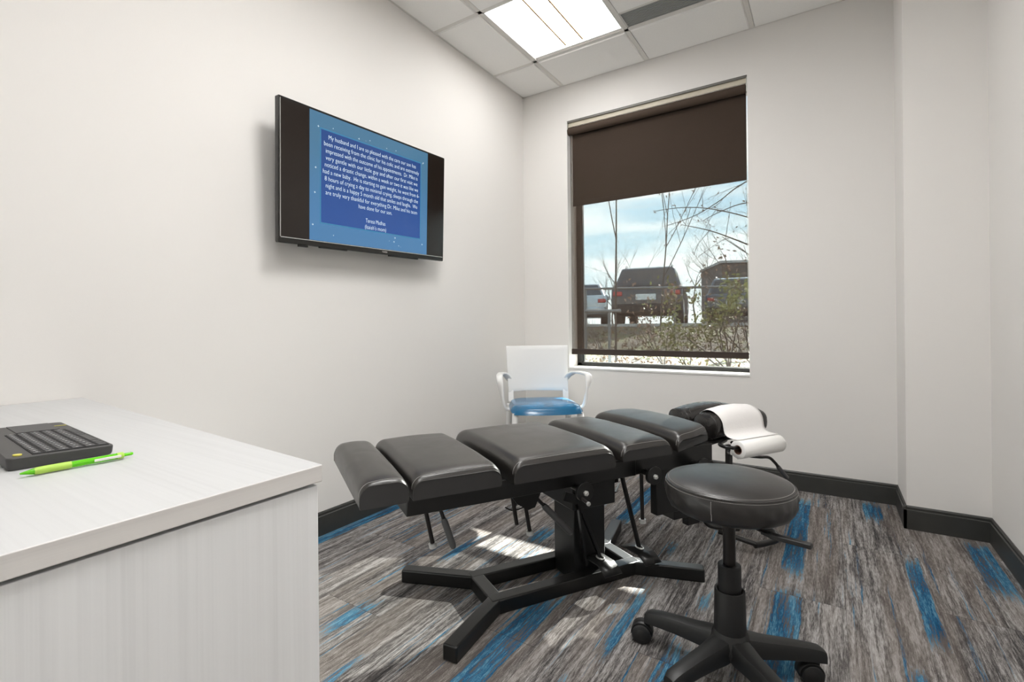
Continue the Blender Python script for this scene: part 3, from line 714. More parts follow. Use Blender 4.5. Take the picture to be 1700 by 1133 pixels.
def pedal(s0_, zrod_s, rod_top):
    pl = MB(); w = .036
    prof = [(1.775, .092), (1.80, .094), (1.855, .090), (1.875, .078), (1.893, .062)]
    vs = []
    for t_, z_ in prof:
        for ss_ in (s0_ - w, s0_ + w): vs.append(L(ss_ + (t_ - 1.83) * .15, t_, z_))
    pl.add(vs, [(2 * i, 2 * i + 1, 2 * i + 3, 2 * i + 2) for i in range(len(prof) - 1)], True)
    o = pl.build('pedal', 'frame', tb, solid=.005, angle=60)
    k = MB(); k.bar(rod_top, L(s0_ + .006, 1.818, .098), .016, .010, (1, 0, 0)); k.build('pedal_strut', 'frame', o, bevel=.001)
    k = MB(); ring_ = [L(s0_ + .006 + .011 * math.cos(a * PI / 8), 1.822 + .018 * math.sin(a * PI / 8), .0965) for a in range(17)]; k.tube(ring_, .0028, 8, caps=False); k.build('clevis', 'zinc', o)
    return o
pedal(-.693, 0, L(-.80, 1.83, .345)); pedal(-.513, 0, L(-.600, 1.83, .40))
m_ = MB(); m_.bar(L(-.79, 1.832, .33), L(-.735, 1.80, .07), .014, .008, (1, 0, 0)); m_.bar(L(-.845, 1.832, .345), L(-.77, 1.832, .315), .03, .008, (0, 1, 0)); m_.build('linkage', 'frame', tb)
m_ = MB(); m_.box(L(-.64, 1.80, .345), L(-.585, 1.70, .402)); m_.prism([(-.60, .402), (-.50, .402), (-.545, .315), (-.58, .315)], -.003, .003, Matrix(((1, 0, 0, -S0), (0, 0, -1, -(1.66 - T0_)), (0, 1, 0, 0), (0, 0, 0, 1)))); m_.build('hinge_block', 'frame', tb)
m_ = MB(); m_.bar(L(-.60, 1.80, .31), L(-.50, 1.70, .30), .006, .004); m_.build('hinge_pin', 'darkmetal', tb)

# head section
m_ = MB(); m_.box(L(-.492, 1.90, .236), L(-.245, 1.865, .404)); m_.box(L(-.40, 1.89, .20), L(-.26, 1.80, .24)); m_.box(L(-.30, 1.86, .15), L(-.235, 1.83, .24)); m_.build('drop_mechanism', 'frame', tb, bevel=.003)
m_ = MB(); m_.tube(smoothpath([L(-.20, 1.79, .26), L(-.165, 1.80, .17), L(-.150, 1.82, .115), L(-.10, 1.845, .10), L(-.02, 1.86, .085)]), .009, 10)
m_.build('pedal_arm', 'frame', tb)
m_ = MB(); m_.tube(smoothpath([L(-.09, 1.82, .075), L(.0, 1.925, .045)], 4), .010, 10)
m_.tube(smoothpath([L(-.005, 1.925, .042), L(.05, 1.932, .042), L(.11, 1.932, .042), L(.158, 1.905, .043), L(.172, 1.862, .045), L(.14, 1.82, .05), L(.05, 1.79, .06), L(-.05, 1.78, .09)]), .0125, 14)
m_.build('foot_bar', 'frame', tb)
m_ = MB(); m_.bar(L(-.235, 1.74, .43), L(-.05, 1.74, .452), .16, .02); m_.bar(L(-.20, 1.74, .456), L(.10, 1.74, .462), .22, .010); m_.build('head_bracket', 'frame', tb, bevel=.002)
m_ = MB(); m_.bar(L(-.235, 1.87, .41), L(-.095, 1.88, .30), .024, .03); m_.bar(L(-.095, 1.88, .445), L(-.095, 1.88, .23), .02, .02, (1, 0, 0)); m_.bar(L(-.24, 1.85, .22), L(-.09, 1.87, .24), .02, .02); m_.build('head_brace', 'frame', tb, bevel=.002)
m_ = MB(); m_.disc(L(-.115, 1.905, .425), (0, -1, 0), .012, .014, 20); m_.tube([L(-.115, 1.905, .425), L(-.095, 1.925, .40)], .004, 8); m_.build('clamp_screw', 'chrome', tb)
m_ = MB(); m_.tube(smoothpath([L(-.03, 1.84, .44), L(.03, 1.85, .385), L(.12, 1.85, .362), L(.185, 1.85, .352), L(.225, 1.85, .325), L(.25, 1.85, .300)]), .0065, 10); o = m_.build('head_lever', 'darkmetal', tb)
m_ = MB(); m_.tube([L(.245, 1.85, .306), L(.252, 1.85, .297), L(.305, 1.85, .247), L(.309, 1.85, .243)], [.008, .0095, .0095, .006], 14); m_.build('lever_grip', 'rubber', o)
def head_pad(tcen, name):
    bb = MB(); n = 26; hwp = .060; rings = []
    sts = [(-.176, .93), (-.172, .985), (-.160, 1.0)] + [(-.16 + .27 * k / 10, 1.0) for k in range(1, 10)] + [(.110, .99), (.124, .93), (.133, .78), (.137, .5)]
    for s_, sc_ in sts:
        arch = .020 * (1 - ((s_ + .02) / .155) ** 2); zc_ = .518 + arch * .6; hz = .048 + arch * .35
        rg = []
        for k in range(n):
            a = 2 * PI * k / n; ca, sa_ = math.cos(a), math.sin(a); ex_ = .72
            rg.append(L(s_, tcen + hwp * sc_ * math.copysign(abs(ca) ** ex_, ca), zc_ + hz * sc_ * math.copysign(abs(sa_) ** ex_, sa_)))
        rings.append(rg)
    vs = [v for r_ in rings for v in r_]; fs = [tuple(range(n))]
    for i in range(len(rings) - 1):
        for k in range(n): fs.append((i * n + k, i * n + (k + 1) % n, (i + 1) * n + (k + 1) % n, (i + 1) * n + k))
    fs.append(tuple((len(rings) - 1) * n + k for k in range(n))[::-1])
    bb.add(vs, fs, True); o = bb.build(name, 'leather2', tb, angle=55)
    w = MB(); w.tube(rings[1] + [rings[1][0]], .0016, 6, caps=False); w.build('welt', 'leather2', o)
    return o
head_pad(1.694, 'head_pad'); head_pad(1.834, 'head_pad')

# paper roll and sheet
pr = thing('headrest_paper', 'white paper roll on the head of the black table, its sheet draped over one pad', 'paper roll', U * -.04 + V * 1.962 + up * .452, AX)
O_ = Vector(pr.location)
def LP(s, t, z): w = U * s + V * t + up * z - O_; return Vector((w.dot(U), -w.dot(V), w.z))
RC = (1.966, .450, .034)
m_ = MB(); n = 40
M_ = Matrix.Rotation(PI / 2, 4, 'Y'); c0 = LP(-.150, RC[0], RC[1])
m_.lathe([(.0175, .0), (RC[2] - .001, .0), (RC[2], .001), (RC[2], .234), (RC[2] - .001, .235), (.0175, .235), (.0175, 0)], c0, 48, M_); m_.build('roll', 'paper2', pr, angle=50)
m_ = MB(); m_.lathe([(.0150, -.0005), (.0176, -.0005), (.0176, .2355), (.0150, .2355), (.0150, -.0005)], c0, 40, M_); m_.build('core', 'cardboard', pr)
path = [(1.770, .540), (1.776, .560), (1.79, .578), (1.81, .5885), (1.835, .592), (1.86, .587), (1.882, .573), (1.896, .55), (1.902, .525), (1.906, .505), (1.914, .492), (1.93, .486), (1.948, .4848), (1.966, .4848)]
pp = smoothpath([(a, b_, 0) for a, b_ in path], 4); NS = 12; vs = []
for i, p in enumerate(pp):
    for k in range(NS + 1):
        s_ = -.150 + .235 * k / NS; fade = 1 - min(1, i / (len(pp) - 1)) ** 3
        arch = .020 * (1 - ((s_ + .02) / .155) ** 2); hf = max(0, min(1, (p.y - .485) / .09)); dz = (arch * .95 - .019) * hf
        vs.append(LP(s_, p.x + .0006 * math.sin(k * 2.1 + i * .3) * fade, p.y + dz + .0022 + .0006 * math.sin(k * 1.7 + i * .5) * fade * (.3 + hf)))
m_ = MB(); m_.add(vs, [(i * (NS + 1) + k, i * (NS + 1) + k + 1, (i + 1) * (NS + 1) + k + 1, (i + 1) * (NS + 1) + k) for i in range(len(pp) - 1) for k in range(NS)], True)
m_.build('sheet', 'paper', pr, solid=.0006, angle=80)
# holder belongs to the table
m_ = MB(); m_.tube(smoothpath([L(-.10, 1.87, .462), L(-.175, 1.905, .462), L(-.19, 1.94, .461), L(-.175, 1.957, .460), L(-.14, 1.960, .457), L(.10, 1.960, .457)], 5), .007, 12); m_.build('paper_holder', 'frame', tb)

# ------------------------------------------------------------------ stool
SCX, SCY = 1.683, -1.778
stl = thing('rolling_stool', 'round black padded stool on a five-arm wheeled base, in front of the table', 'stool', (SCX, SCY, 0))
prof = [(.0001, .5525), (.04, .552), (.08, .550), (.115, .546), (.14, .5405), (.157, .535), (.167, .5300), (.1705, .5270)]
SQ, DZ = .905, -.011
prof = [(r_ * SQ, z_ + DZ) for r_, z_ in prof]
m_ = MB(); m_.lathe(prof, n=96); seat = m_.build('seat', 'leather3', stl, angle=60)
prof2 = [(.1705, .527), (.1735, .522), (.1755, .512), (.1758, .502), (.174, .490), (.170, .478), (.163, .468), (.150, .461), (.12, .459), (.0001, .459)]
prof2 = [(r_ * SQ, .527 + DZ + (z_ - .527) * 1.06) for r_, z_ in prof2]
m_ = MB(); m_.lathe(prof2, n=120)
for v in m_.v:
    a = math.atan2(v.y, v.x); r_ = math.hypot(v.x, v.y)
    if r_ > .14 and v.z < .515:
        f = math.sin((.515 - v.z) / .05 * PI) if v.z > .452 else .2
        w = .0016 * math.sin(a * 17 + v.z * 190) + .0012 * math.sin(a * 9 - v.z * 260 + 1) + .0010 * math.sin(a * 31 + 2)
        k = 1 + w * f / r_; v.x *= k; v.y *= k
m_.build('seat_skirt', 'leather3', stl, angle=60)
m_ = MB(); ring_ = [(.1712 * SQ * math.cos(a * PI / 40), .1712 * SQ * math.sin(a * PI / 40), .5268 + DZ) for a in range(81)]; m_.tube(ring_, .0016, 6, caps=False); m_.build('piping', 'leather2', seat)
m_ = MB()
for zr, rr in ((.5315 + DZ, .1655 * SQ), (.5225 + DZ, .1740 * SQ)):
    for a in range(0, 260):
        a0 = a * 2 * PI / 260; a1 = a0 + .015; m_.tube([(rr * math.cos(a0), rr * math.sin(a0), zr), (rr * math.cos(a1), rr * math.sin(a1), zr)], .0006, 4)
avn = math.atan2(CAM.y - SCY, CAM.x - SCX) - R(14)
for q in range(12):
    z_ = .509 - q * .0040; rr = (.1772 if z_ > .478 else .174) * SQ + .0005
    m_.tube([(rr * math.cos(avn), rr * math.sin(avn), z_), (rr * math.cos(avn), rr * math.sin(avn), z_ - .003)], .0008, 5)
m_.build('stitching', 'thread', seat, kind='stuff')
m_ = MB(); m_.lathe([(.0001, .446), (.055, .446), (.055, .440), (.03, .434), (.0001, .434)], n=32); m_.build('seat_plate', 'darkmetal', stl)
m_ = MB(); m_.lathe([(.0001, .29), (.0155, .29), (.0155, .440), (.0001, .440)], n=32); m_.build('gas_lift', 'darkmetal', stl)
m_ = MB(); m_.lathe([(.0158, .285), (.0158, .300), (.026, .300), (.0285, .2975), (.0285, .18), (.0001, .18)], n=40); m_.build('upper_sleeve', 'plastic', stl)
m_ = MB(); m_.lathe([(.030, .20), (.030, .232), (.0325, .2345), (.0365, .2345), (.0375, .232), (.040, .112), (.0001, .112)], n=48); m_.build('lower_sleeve', 'plastic', stl, angle=60)
# base with five tapering arms
base = MB(); ang0 = R(172); R_ARM = .232
base.lathe([(.0001, .128), (.040, .128), (.043, .122), (.050, .108), (.056, .09), (.05, .072), (.0001, .072)], n=40)
for k in range(5):
    a = ang0 + k * 2 * PI / 5; d = Vector((math.cos(a), math.sin(a), 0)); sd_ = Vector((-d.y, d.x, 0)); rings = []
    for r_, ztop, hgt, wd in ((.02, .122, .050, .060), (.055, .117, .048, .058), (.09, .111, .043, .050), (.14, .106, .038, .045), (.19, .100, .035, .041), (.222, .094, .032, .039), (.234, .086, .027, .032)):
        c = d * r_
        rings.append([c + sd_ * x_ * wd / 2 + up * (ztop - z_ * hgt) for x_, z_ in ((-1, 1), (-1, .35), (-.8, .08), (-.4, 0), (.4, 0), (.8, .08), (1, .35), (1, 1))])
    K = 8; vs = [v for r_ in rings for v in r_]; fs = [tuple(range(K)), tuple(range(6 * K, 7 * K))[::-1]]
    for i in range(6):
        for q in range(K): fs.append((i * K + q, i * K + (q + 1) % K, (i + 1) * K + (q + 1) % K, (i + 1) * K + q))
    base.add(vs, fs, True)
base.build('star_base', 'plastic', stl, angle=38, bevel=0)
SW = {0: 190, 1: 200, 2: -75, 3: 205, 4: 120}
for k in range(5):
    a = ang0 + k * 2 * PI / 5; c = Vector((math.cos(a), math.sin(a), 0)) * (.230 if k == 0 else .214)
    e_ = bpy.data.objects.new('caster', None); e_ = None
    sw = R(SW[k]); fd = Vector((math.cos(sw), math.sin(sw), 0)); ax = Vector((-fd.y, fd.x, 0)); wc = c + fd * .016 + up * .027
    hb = MB(); hb.tube([c + up * .05, c + up * .075], .0075, 12)
    pts = [wc + fd * (.0275 * math.cos(R(t_))) + up * (.0275 * math.sin(R(t_))) for t_ in range(-10, 200, 15)]
    # hood: curved shell over the twin wheels
    vs = [];
    for p in pts: vs += [p - ax * .016 + (p - wc) * .06, p + ax * .016 + (p - wc) * .06]
    hb.add(vs, [(2 * i, 2 * i + 1, 2 * i + 3, 2 * i + 2) for i in range(len(pts) - 1)], True)
    hood = hb.build('caster', 'plastic', stl, solid=.003)
    for sg in (-1, 1):
        wh = MB(); cc = wc + ax * sg * .0145
        wh.tube([cc - ax * sg * .0105, cc - ax * sg * .0085, cc + ax * sg * .0075, cc + ax * sg * .0105], [.0245, .027, .027, .023], 32); wh.tube([cc + ax * sg * .0095, cc + ax * sg * .0125], [.017, .012], 24)
        wh.build('wheel', 'plastic', hood)
tow = (CAM - Vector((SCX, SCY, 0))); tow.z = 0; tow = tow.normalized(); 
def LS(rr_, cc_, z_): return rt * rr_ - fw * cc_ + up * z_
m_ = MB(); m_.tube([LS(-.0, .03, .437), LS(.025, .135, .436)], .004, 8); ls = m_.build('height_lever', 'darkmetal', stl)
m_ = MB(); m_.bar(LS(.022, .125, .436), LS(.032, .150, .436), .014, .008); m_.bar(LS(.030, .145, .436), LS(.088, .208, .438), .017, .011); m_.build('lever_paddle', 'plastic', ls, bevel=.002)

# ------------------------------------------------------------------ guest chair
ch = thing('guest_chair', 'white plastic armchair with a glossy blue padded seat, in the corner under the window', 'chair', (.465, -.575, 0), R(38))
m_ = MB(); NX, NZ = 14, 10; vs = []
for j in range(NZ + 1):
    for i in range(NX + 1):
        x_ = -1 + 2 * i / NX; f = j / NZ; hwd = .192 + .010 * f
        vs.append((x_ * hwd, .205 + .045 * f - .022 * x_ * x_, .505 + .292 * f + (.006 * (1 - x_ * x_) if j == 0 else 0)))
m_.add(vs, [(j * (NX + 1) + i, j * (NX + 1) + i + 1, (j + 1) * (NX + 1) + i + 1, (j + 1) * (NX + 1) + i) for j in range(NZ) for i in range(NX)], True)
bk = m_.build('backrest', 'white', ch, solid=.010, bevel=.003)
for sg in (-1, 1):
    m_ = MB(); m_.bar((sg * .176, .175, .445), (sg * .176, .192, .515), .034, .016, (0, 1, 0)); m_.build('back_support', 'white', ch, bevel=.003)
m_ = MB(); m_.prism(rrect(-.19, -.175, .19, .19, .05, 6), .424, .442); m_.build('seat_pan', 'white', ch, bevel=.004)
vs = []; NX, NY = 20, 20
def seatz(x_, y_):
    ed = max(abs(x_), abs(y_)) ; e2 = (abs(x_) ** 5 + abs(y_) ** 5) ** (1 / 5)
    return .442 + .034 * max(0, 1 - e2 ** 7) ** .45 - .012 * max(0, (-y_ - .55) / .45) ** 2 + .004 * x_ * x_
for j in range(NY + 1):
    for i in range(NX + 1):
        a_, c_ = -1 + 2 * i / NX, -1 + 2 * j / NY
        a_ = math.copysign(abs(a_) ** .6, a_); c_ = math.copysign(abs(c_) ** .6, c_)
        x2 = a_ * math.sqrt(1 - .20 * c_ ** 4); y2 = c_ * math.sqrt(1 - .20 * a_ ** 4)
        z_ = .4405 + .036 * max(0, (1 - abs(a_) ** 6) * (1 - abs(c_) ** 6)) ** .4 - .014 * max(0, (-c_ - .5) / .5) ** 2
        bow = -.014 * (1 - a_ * a_) if c_ < 0 else 0
        vs.append((x2 * (.205 + .012 * (-c_)), y2 * .205 + bow * abs(c_) - .008, z_))
m_ = MB(); m_.add(vs, [(j * (NX + 1) + i, j * (NX + 1) + i + 1, (j + 1) * (NX + 1) + i + 1, (j + 1) * (NX + 1) + i) for j in range(NY) for i in range(NX)], True)
m_.build('seat_cushion', 'blueseat', ch, angle=70)
for sg in (-1, 1):
    pts = smoothpath([(sg * .185, .205, .585), (sg * .205, .185, .612), (sg * .235, .15, .628), (sg * .258, .02, .633), (sg * .264, -.045, .630), (sg * .265, -.064, .615), (sg * .260, -.070, .575), (sg * .247, -.066, .50), (sg * .238, -.060, .458), (sg * .222, -.048, .437), (sg * .18, -.03, .428)], 5)
    m_ = MB()
    rr = []
    for i, p in enumerate(pts):
        d = (pts[min(i + 1, len(pts) - 1)] - pts[max(i - 1, 0)]).normalized(); fr_ = i / (len(pts) - 1)
        wide = Vector((1, 0, 0)) if True else None
        # flat band: wide axis stays roughly sideways, thin axis is its normal
        wv = (Vector((sg, 0, 0)) - d * d.dot(Vector((sg, 0, 0)))).normalized(); nv = d.cross(wv).normalized()
        if fr_ > .55: wv2 = (Vector((0, 1, 0)) - d * d.dot(Vector((0, 1, 0)))).normalized(); k = min(1, (fr_ - .5) * 5); wv = (wv * (1 - k) + wv2 * k).normalized(); nv = d.cross(wv).normalized()
        rr.append([p + wv * a * .019 + nv * b_ * .0075 for a, b_ in ((-1, -.4), (-.8, -1), (.8, -1), (1, -.4), (1, .4), (.8, 1), (-.8, 1), (-1, .4))])
    K = 8; vs = [v for r_ in rr for v in r_]; fs = [tuple(range(K))[::-1], tuple((len(rr) - 1) * K + q for q in range(K))]
    for i in range(len(rr) - 1):
        for q in range(K): fs.append((i * K + q, i * K + (q + 1) % K, (i + 1) * K + (q + 1) % K, (i + 1) * K + q))
    m_.add(vs, fs, True); m_.build('armrest', 'white', ch, angle=60)
for sx_, sy_ in ((-1, -1), (1, -1), (-1, 1), (1, 1)):
    m_ = MB(); m_.tube([(sx_ * .186, sy_ * .17 , .432), (sx_ * .212, sy_ * .205 + (.02 if sy_ > 0 else 0), 0)], [.019, .013], 14); m_.build('leg', 'white', ch)

# ------------------------------------------------------------------ outside the window
def gz(y):
    if y < 5: return .12 + .03 * max(0, y)
    if y < 10.2: return .27 + (y - 5) * .113
    return .858
def ground_mat():
    m, t, b = newmat('leaf_litter'); q = NB(t); tcc = t.nodes.new('ShaderNodeTexCoord')
    a = q.noise(tcc.outputs['Object'], 22, 6, .7); c = q.noise(tcc.outputs['Object'], 2.2, 3)
    g = q.ramp(a, [(.32, (.03, .022, .015)), (.48, (.09, .066, .042)), (.6, (.20, .16, .115)), (.75, (.42, .36, .28))])
    g2 = q.mix(q.m('MULTIPLY', q.ss(c, .5, .62), .6), g, (.16, .17, .05)); t.links.new(g2, b.inputs['Base Color']); b.inputs['Roughness'].default_value = .95
    bp = t.nodes.new('ShaderNodeBump'); bp.inputs['Strength'].default_value = 1; bp.inputs['Distance'].default_value = .04; t.links.new(a, bp.inputs['Height']); t.links.new(bp.outputs[0], b.inputs['Normal'])
    return m
MT['litter'] = ground_mat()
MT['asphalt'] = mat('asphalt', (.085, .085, .088), .9, bump=(60, .5, .01), noise=(3, .2))
MT['concrete'] = mat('concrete_kerb', (.42, .41, .38), .85, noise=(9, .15))
MT['railpaint'] = mat('rail_grey_steel', (.17, .17, .165), .5, .2)
MT['bark'] = mat('bark', (.085, .066, .052), .9, noise=(30, .3))
MT['leaf_brown'] = mat('leaf_brown', (.22, .13, .07), .7, noise=(5, .4))
MT['leaf_green'] = mat('leaf_yellow_green', (.22, .22, .06), .6, noise=(5, .4))
MT['leaf_rust'] = mat('leaf_rust', (.30, .185, .13), .6, noise=(7, .4))
MT['carblack'] = mat('car_paint_black', (.018, .016, .018), .2, coat=.8)
MT['carsilver'] = mat('car_paint_silver', (.42, .47, .48), .25, .5, coat=.6)
MT['carblue'] = mat('car_paint_dark_blue', (.04, .065, .085), .25, coat=.6)
MT['carglass'] = mat('car_glass', (.015, .017, .018), .05, spec=.8)
MT['tyre'] = mat('tyre', (.015, .015, .015), .8)
MT['lampred'] = mat('tail_lamp_red', (.45, .015, .012), .15)
MT['plate'] = mat('number_plate', (.62, .64, .62), .5)
MT['brick'] = mat('dark_brown_brick', (.10, .085, .075), .9, noise=(3, .3))

m_ = MB(); nx, ny = 40, 60; vs = []; rg = random.Random(5)
for j in range(ny + 1):
    for i in range(nx + 1):
        x_ = -14 + 24 * i / nx; y_ = TH + .02 + 11.2 * j / ny; vs.append((x_, y_, gz(y_) + (rg.uniform(-.025, .025) if y_ < 10 else 0)))
m_.add(vs, [(j * (nx + 1) + i, j * (nx + 1) + i + 1, (j + 1) * (nx + 1) + i + 1, (j + 1) * (nx + 1) + i) for j in range(ny) for i in range(nx)], True)
tag(m_.build('ground', 'litter'), None, None) if False else struct(m_.build('ground', 'litter'))
struct(MB().box((-60, 10.3, .6), (60, 120, .865)).build('parking_lot', 'asphalt'))
kerb = MB().box((-14, 10.15, .6), (10, 10.3, .93)).build('kerb', 'concrete'); struct(kerb)

# fallen leaves: nobody could count them
def leafcloud(fn, n, size, rnd):
    m_ = MB()
    for _ in range(n):
        c = fn(rnd); s_ = size * rnd.uniform(.6, 1.3); a = Vector((rnd.gauss(0, 1), rnd.gauss(0, 1), rnd.gauss(0, 1))).normalized(); b_ = a.orthogonal().normalized(); b_ = Matrix.Rotation(rnd.uniform(0, 6.28), 4, a) @ b_; d = a.cross(b_)
        m_.add([c - b_ * s_, c + d * s_ * .45 + a * s_ * .12, c + b_ * s_, c - d * s_ * .45 + a * s_ * .12], [(0, 1, 2), (0, 2, 3)])
    return m_
rnd = random.Random(11)
def fl(r_):
    y_ = r_.uniform(2.6, 10); return Vector((r_.uniform(-5, 3), y_, gz(y_) + .03))
tag(leafcloud(fl, 5000, .035, rnd).build('fallen_leaves', 'leaf_brown'), 'brown fallen leaves scattered over the bank below the railing', 'leaves', kind='stuff')

# railings
def railing(name, label, p, q, hgt, posts, r_=.024, extra=None):
    p, q = Vector(p), Vector(q); t = thing(name, label, 'railing', p)
    m_ = MB(); m_.tube([Vector((0, 0, hgt)), q - p + up * hgt], r_, 12); m_.build('top_rail', 'railpaint', t)
    for f in posts:
        c = (q - p) * f; w = p + c; m_ = MB(); m_.tube([c + up * (gz(w.y) - .05 - p.z), c + up * hgt], r_ * .9, 10); m_.build('post', 'railpaint', t)
    return t
railing('railing', 'long grey metal railing across the bank in front of the dark car', (-3.9, 4.95, .60), (1.9, 8.82, .64), 1.035, (.02, .293, .551, .80, .99))
t = railing('railing', 'short lower grey handrail ending in a bend, left of the dark car', (-2.0, 2.70, .33), (-.56, 3.58, .33), .785, (.30, .905))

# cars (local x forward, z up)
def car(name, label, loc, head, paint, kind, k=1.0):
    t = thing(name, label, 'car', loc, head)
    suv = kind == 'suv'; Ln, hw, belt, roof = (4.6, .93, 1.02, 1.66) if suv else (4.7, .91, .92, 1.44)
    wx = (.82, Ln - .88); wr = .36 if suv else .32
    arch = []
    def arcpts(cx_): return [(cx_ + (wr + .06) * math.cos(R(a)), wr + (wr + .06) * math.sin(R(a))) for a in range(180, -1, -20)]
    side = [(0.03, .45), (wx[0] - wr - .06, .28)] + arcpts(wx[0]) + [(wx[0] + wr + .06, .28), (wx[1] - wr - .06, .28)] + arcpts(wx[1]) + [(wx[1] + wr + .06, .28), (Ln - .02, .40), (Ln, .62), (Ln - .12, belt - .18), (Ln - 1.25, belt + .0), (.06, belt + .04), (0, .7)]
    m_ = MB(); P_ = Matrix(((1, 0, 0, 0), (0, 0, 1, 0), (0, 1, 0, 0), (0, 0, 0, 1))); m_.prism(side, -hw, hw, P_); m_.build('body', paint, t, bevel=.07, seg=3)
    if suv: cab = [(.10, belt), (.42, roof - .06), (.75, roof), (Ln - 1.95, roof - .02), (Ln - 1.15, belt - .02)]
    else: cab = [(.75, belt), (1.35, roof - .03), (1.9, roof), (Ln - 2.1, roof - .04), (Ln - 1.2, belt - .02)]
    ch_ = lambda z_: (hw - .05) - (z_ - belt) / (roof - belt) * .20
    n = len(cab); vs = [(x_, -ch_(z_), z_) for x_, z_ in cab] + [(x_, ch_(z_), z_) for x_, z_ in cab]
    m_ = MB(); m_.add(vs, [tuple(range(n)), tuple(range(n, 2 * n))[::-1]] + [(i, (i + 1) % n, n + (i + 1) % n, n + i) for i in range(n)]); m_.build('cabin', paint, t, bevel=.05, seg=3)
    (xa, za), (xb, zb_) = cab[0], cab[1]
    def rp(f, y_, o=.012): z_ = za + (zb_ - za) * f; x_ = xa + (xb - xa) * f; return (x_ - o * .9, y_ * (ch_(z_) - .09), z_ + o * .4)
    m_ = MB(); m_.add([rp(.12, -1), rp(.12, 1), rp(.90, 1), rp(.90, -1)], [(0, 1, 2, 3)]); m_.build('rear_window', 'carglass', t, solid=.01)
    for sg in (-1, 1):
        m_ = MB(); z0_, z1_ = belt + .05, roof - .12
        xs0 = cab[0][0] + .45, cab[-1][0] - .28
        m_.add([(xs0[0], sg * (ch_(z0_) + .012), z0_), (xs0[1], sg * (ch_(z0_) + .012), z0_), (xs0[1] - .5, sg * (ch_(z1_) + .012), z1_), (xs0[0] + .30, sg * (ch_(z1_) + .012), z1_)], [(0, 1, 2, 3)]); m_.build('side_window', 'carglass', t, solid=.01)
        for wx_ in wx:
            m_ = MB(); m_.tube([(wx_, sg * (hw - .22), wr), (wx_, sg * (hw - .21), wr), (wx_, sg * (hw - .02), wr), (wx_, sg * (hw), wr)], [wr - .02, wr, wr, wr - .03], 32); wl = m_.build('wheel', 'tyre', t)
            m_ = MB(); m_.tube([(wx_, sg * (hw - .02), wr), (wx_, sg * (hw + .006), wr)], [wr * .62, wr * .58], 24); m_.build('rim', 'zinc', wl)
        m_ = MB(); m_.box((-.02, sg * (hw - .06) - .24 * (sg > 0), belt - .20), (.14, sg * (hw - .06) + .24 * (sg < 0), belt - .08)); m_.build('tail_lamp', 'lampred', t, bevel=.02)
        m_ = MB(); m_.box((Ln - 1.75, sg * hw - .1, belt + .02), (Ln - 1.6, sg * hw + .1, belt + .16)); m_.build('mirror', paint, t, bevel=.03)
        if suv: m_ = MB(); m_.tube([(.7, sg * .62, roof + .0), (.8, sg * .62, roof + .05), (Ln - 2.2, sg * .62, roof + .04), (Ln - 2.1, sg * .62, roof - .02)], .018, 8); m_.build('roof_rail', 'zinc', t)
    m_ = MB(); m_.box((-.05, -.26, belt - .32), (-.01, .26, belt - .16)); m_.build('number_plate', 'plate', t)
    m_ = MB(); m_.box((-.06, -hw + .06, .36), (.2, hw - .06, .60)); m_.build('rear_bumper', 'tyre' if suv else paint, t, bevel=.05)
    t.scale = (k, k, k)
    return t
car('sport_utility_vehicle', 'black sport utility vehicle seen from behind, parked in the middle beyond the railing', (-2.52, 11.05, .865), R(101), 'carblack', 'suv', 1.08)
car('sedan', 'silver car partly cut off by the window frame, left of the black vehicle', (-4.6, 9.9 + 1.0, .865), R(112), 'carsilver', 'sedan', 1.0)
car('sport_utility_vehicle', 'dark blue vehicle behind the shrubs, right of the black vehicle', (-.62, 14.2, .865), R(96), 'carblue', 'suv', .95)

# building far right
t = thing('brick_building', 'low dark brown brick building with a flat roof beyond the parked cars', 'building', (.2, 46, .865), R(24))
m_ = MB(); m_.box((-7.0, -1.5, 0), (12, 6, 5.1)); m_.build('wall', 'brick', t)
m_ = MB(); m_.box((-7.15, -1.65, 5.1), (12.1, 6.1, 5.3)); m_.build('parapet', 'concrete', t)
for q in range(3):
    m_ = MB(); m_.box((-5 + q * 4, -1.54, 2.4), (-3.2 + q * 4, -1.46, 3.9)); m_.build('window', 'carglass', t)

